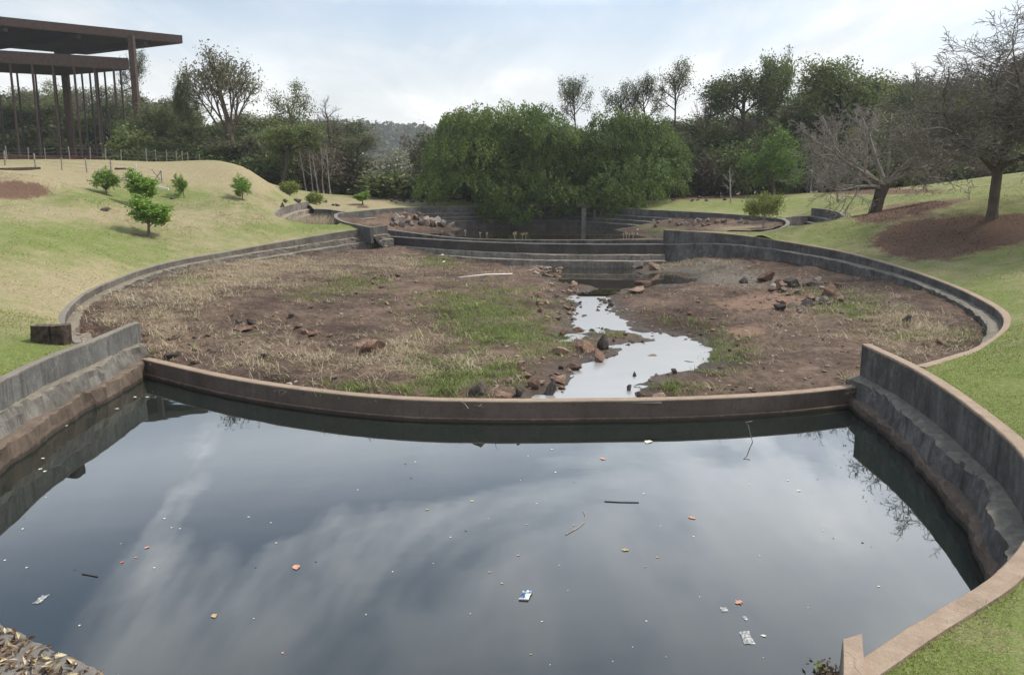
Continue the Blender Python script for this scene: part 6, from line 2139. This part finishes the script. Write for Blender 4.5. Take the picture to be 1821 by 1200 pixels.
    # clear plastic scraps
    for px, py, w, h, lab in [(*z6(365, 1012), 24, 28, 'crumpled clear plastic bag floating in the lower right of the pond'), (*z6(250, 866), 15, 11, 'small clear plastic scrap beside the lobed reddish leaf'), (*z4(215, 605), 16, 20, 'clear plastic wrapper with a tan edge floating at the lower left'), (*z6(358, 912), 8, 10, 'tiny clear plastic shred above the crumpled bag')]:
        x, y = np.meshgrid(np.linspace(-.5, .5, 10), np.linspace(-.5, .5, 10), indexing='ij')
        rr = np.hypot(x, y)
        ang = np.arctan2(y, x)
        f = .5 / np.maximum(np.maximum(np.abs(x), np.abs(y)), 1e-6) * .9
        rad = 1 / (1 + .35 * fbm(ang * 1.3 + px, rr * 0 + py, 3, 3))
        z = np.abs(fbm(x * 5 + px, y * 5, 4, 3)) * .10
        P = Pz(px, py, 0)
        k = P[1] / F
        V = np.stack([x * w * k * .8 * rad, y * h * k * 1.4 * rad, z * w * k * .8 + .004], -1).reshape(-1, 3)
        i, j = np.meshgrid(np.arange(9), np.arange(9), indexing='ij')
        q = np.stack([i * 10 + j, (i + 1) * 10 + j, (i + 1) * 10 + j + 1, i * 10 + j + 1], -1).reshape(-1, 4)
        tag(link('plastic_scrap', mesh_np('plastic_scrap', V, q, False, None, [M['clear_plastic']]), None, (P[0], P[1], 0)), lab, 'plastic')
    # twigs
    for pts, r, m, lab in [([(1037, 908), (1041, 918), (1039, 928), (1028, 938), (1006, 950)], .008, 'bark_pale', 'pale curved twig afloat right of the pond centre'), ([(1075, 891), (1100, 892.5), (1136, 893)], .009, 'bark_dark', 'dark straight twig afloat above the curved pale one'),
                           ([(146, 1020), (158, 1022), (174, 1025)], .007, 'bark_dark', 'thin dark twig afloat in the left of the pond')]:
        mb = MB()
        mb.tube([Pz(a, b, .006) for a, b in pts], r, 5)
        tag(rebase(link('twig', mb.mesh('twig', M[m]))), lab, 'twig')
    mb = MB()
    b = Pz(1340, 786, 0.0)
    mb.tube([b + [0, 0, -.05], b + [-.06, .05, .16], b + [-.10, .08, .34], b + [-.16, .1, .40], b + [-.02, .1, .42]], .009, 5)
    tag(rebase(link('twig', mb.mesh('twig', M['bark_pale']))), 'pale crooked twig sticking out of the water against the weir', 'twig')
    # raft of leaf litter in the near left corner
    c0, c1 = Pz(0, 1112, 0), Pz(187, 1200, 0)
    d = c1 - c0
    nrm = np.array([d[1], -d[0], 0]) / np.linalg.norm(d)
    n = 3400
    t, w = rng.uniform(-.4, 1.15, n), rng.uniform(0, 1, n) ** .75 * 2.2
    B = c0 + d * t[:, None] + nrm * (w + .06 * fbm(t * 6, t * 0, 4, 3))[:, None]
    gap = blobs_px(B, [(8, 1196, 22, 9, 1.0), (90, 1160, 34, 6, .6), (150, 1182, 22, 5, .6), (20, 1135, 20, 4, .6)])
    B = B[(gap + rng.uniform(-.2, .2, len(B)) < .5) & (B[:, 1] > 4.5)]
    B[:, 2] = rng.uniform(.012, .05, len(B))
    lq = leaf_quads(rng, B, .12, up=.8, asp=.36)
    tag(link('leaf_litter', mesh_np('leaf_litter', lq[0], lq[1], False, {'var': lq[2]}, [M['litter']])), 'raft of fallen leaves packed into the near left corner of the pond', 'leaf litter', None, 'stuff')
    # grey scum film under the raft
    tt = np.linspace(-.5, 1.2, 60)
    e = c0 + d * tt[:, None] + nrm * (.05 * fbm(tt * 9, tt * 0, 6, 4))[:, None]
    f = e + nrm * 2.6
    V = np.vstack([e, f])
    V[:, 2] = .006
    q = np.array([[k, k + 1, 60 + k + 1, 60 + k] for k in range(59)])
    tag(link('scum_film', mesh_np('scum_film', V, q, False, None, [M['film_grey']])), 'grey film of scum on the water round the leaf raft', 'scum', None, 'stuff')
    # litter and sprout at the foot of the end wall
    c = Pz(1478, 1200, 0.0)
    B = c + rng.normal(0, 1, (150, 3)) * np.array([.12, .10, 0])
    B[:, 2] = rng.uniform(.01, .06, len(B))
    lq = leaf_quads(rng, B, .06, up=.6, asp=.5, var=rng.uniform(0, .45, 150))
    tag(link('leaf_litter', mesh_np('leaf_litter', lq[0], lq[1], False, {'var': lq[2]}, [M['litter']])), 'dark clump of rotting leaves at the foot of the stub wall', 'leaf litter', None, 'stuff')
    P = Pz(1456, 1196, 0.05)
    o = empty('sprout', (P[0], P[1], .0), 'small bright green sprout by the stub wall\'s foot in the water', 'plant')
    mb = MB()
    mb.tube([(0, 0, 0), (.01, 0, .10)], .005, 5)
    link('stem', mb.mesh('stem', M['bark_brown']), o)
    lq = leaf_quads(rng, np.array([0, 0, .12]) + rng.normal(0, .03, (16, 3)), .055, up=.6, asp=.6)
    link('leaves', mesh_np('leaves', lq[0], lq[1], False, {'var': lq[2]}, [M['leaf_yellow']]), o)
    # dry weeds on the far weirs
    src = None
    for px, py in [(827, 419), (854, 422), (866, 423), (916, 426), (929, 426), (935, 426), (1108, 426), (1113, 426), (1119, 426), (1125, 426), (722, 411), (734, 413), (786, 420)]:
        P = At(px, py, float(np.interp(px, [686, 796, 900, 1184], [62.6, 56.2, 53.5, 52.4])))
        if src is None:
            src = empty('dry_weed', tuple(P), 'dry pinkish weed stalk rooted on the rear far weir', 'weed', 'weeds on the rear far weir')
            mb = MB()
            mb.tube([(0, 0, -.05), (.02, 0, .18), (-.02, 0, .34)], .018, 5)
            mb.tube([(.02, 0, .12), (.10, 0, .24)], .014, 5)
            link('stem', mb.mesh('stem', M['straw_stem']), src)
            lq = leaf_quads(rng, np.array([0, 0, .34]) + rng.normal(0, .045, (40, 3)), .08)
            link('seed_head', mesh_np('seed_head', lq[0], lq[1], False, {'var': lq[2]}, [M['straw']]), src)
        else:
            s_ = rng.uniform(.7, 1.2)
            copy_thing(src, tuple(P), rng.uniform(0, 6), (s_, s_, s_))
    # white litter
    for px, py, w, zf, lab in [(787, 455, 8, basin_z, 'white scrap of litter at the left foot of the front far weir'), (1134, 409, 5, None, 'tiny white scrap on the right shore of the far pond'), (790, 467, 8, basin_z, 'flat pale scrap on the mud just below the white litter'), (1475, 610, 4, basin_z, 'white fleck in the straw near the right wall')]:
        P = on_surface(px, py, zf or far_z, 2.3 if zf is None else .9)
        k = w * P[1] / F
        V, T = rock_mesh(int(px), 5)
        tag(link('litter_scrap', mesh_np('litter_scrap', V, T, False, None, [M['pipe_white']]), None, tuple(P), 1.0, (k / 2, k / 3, k * .4)), lab, 'litter')


mat_plain('straw_stem', (0.30, 0.22, 0.17), (0.45, 0.34, 0.27), 9)
build_pavilion()
build_fences()
build_rocks()
build_grass()
build_small()
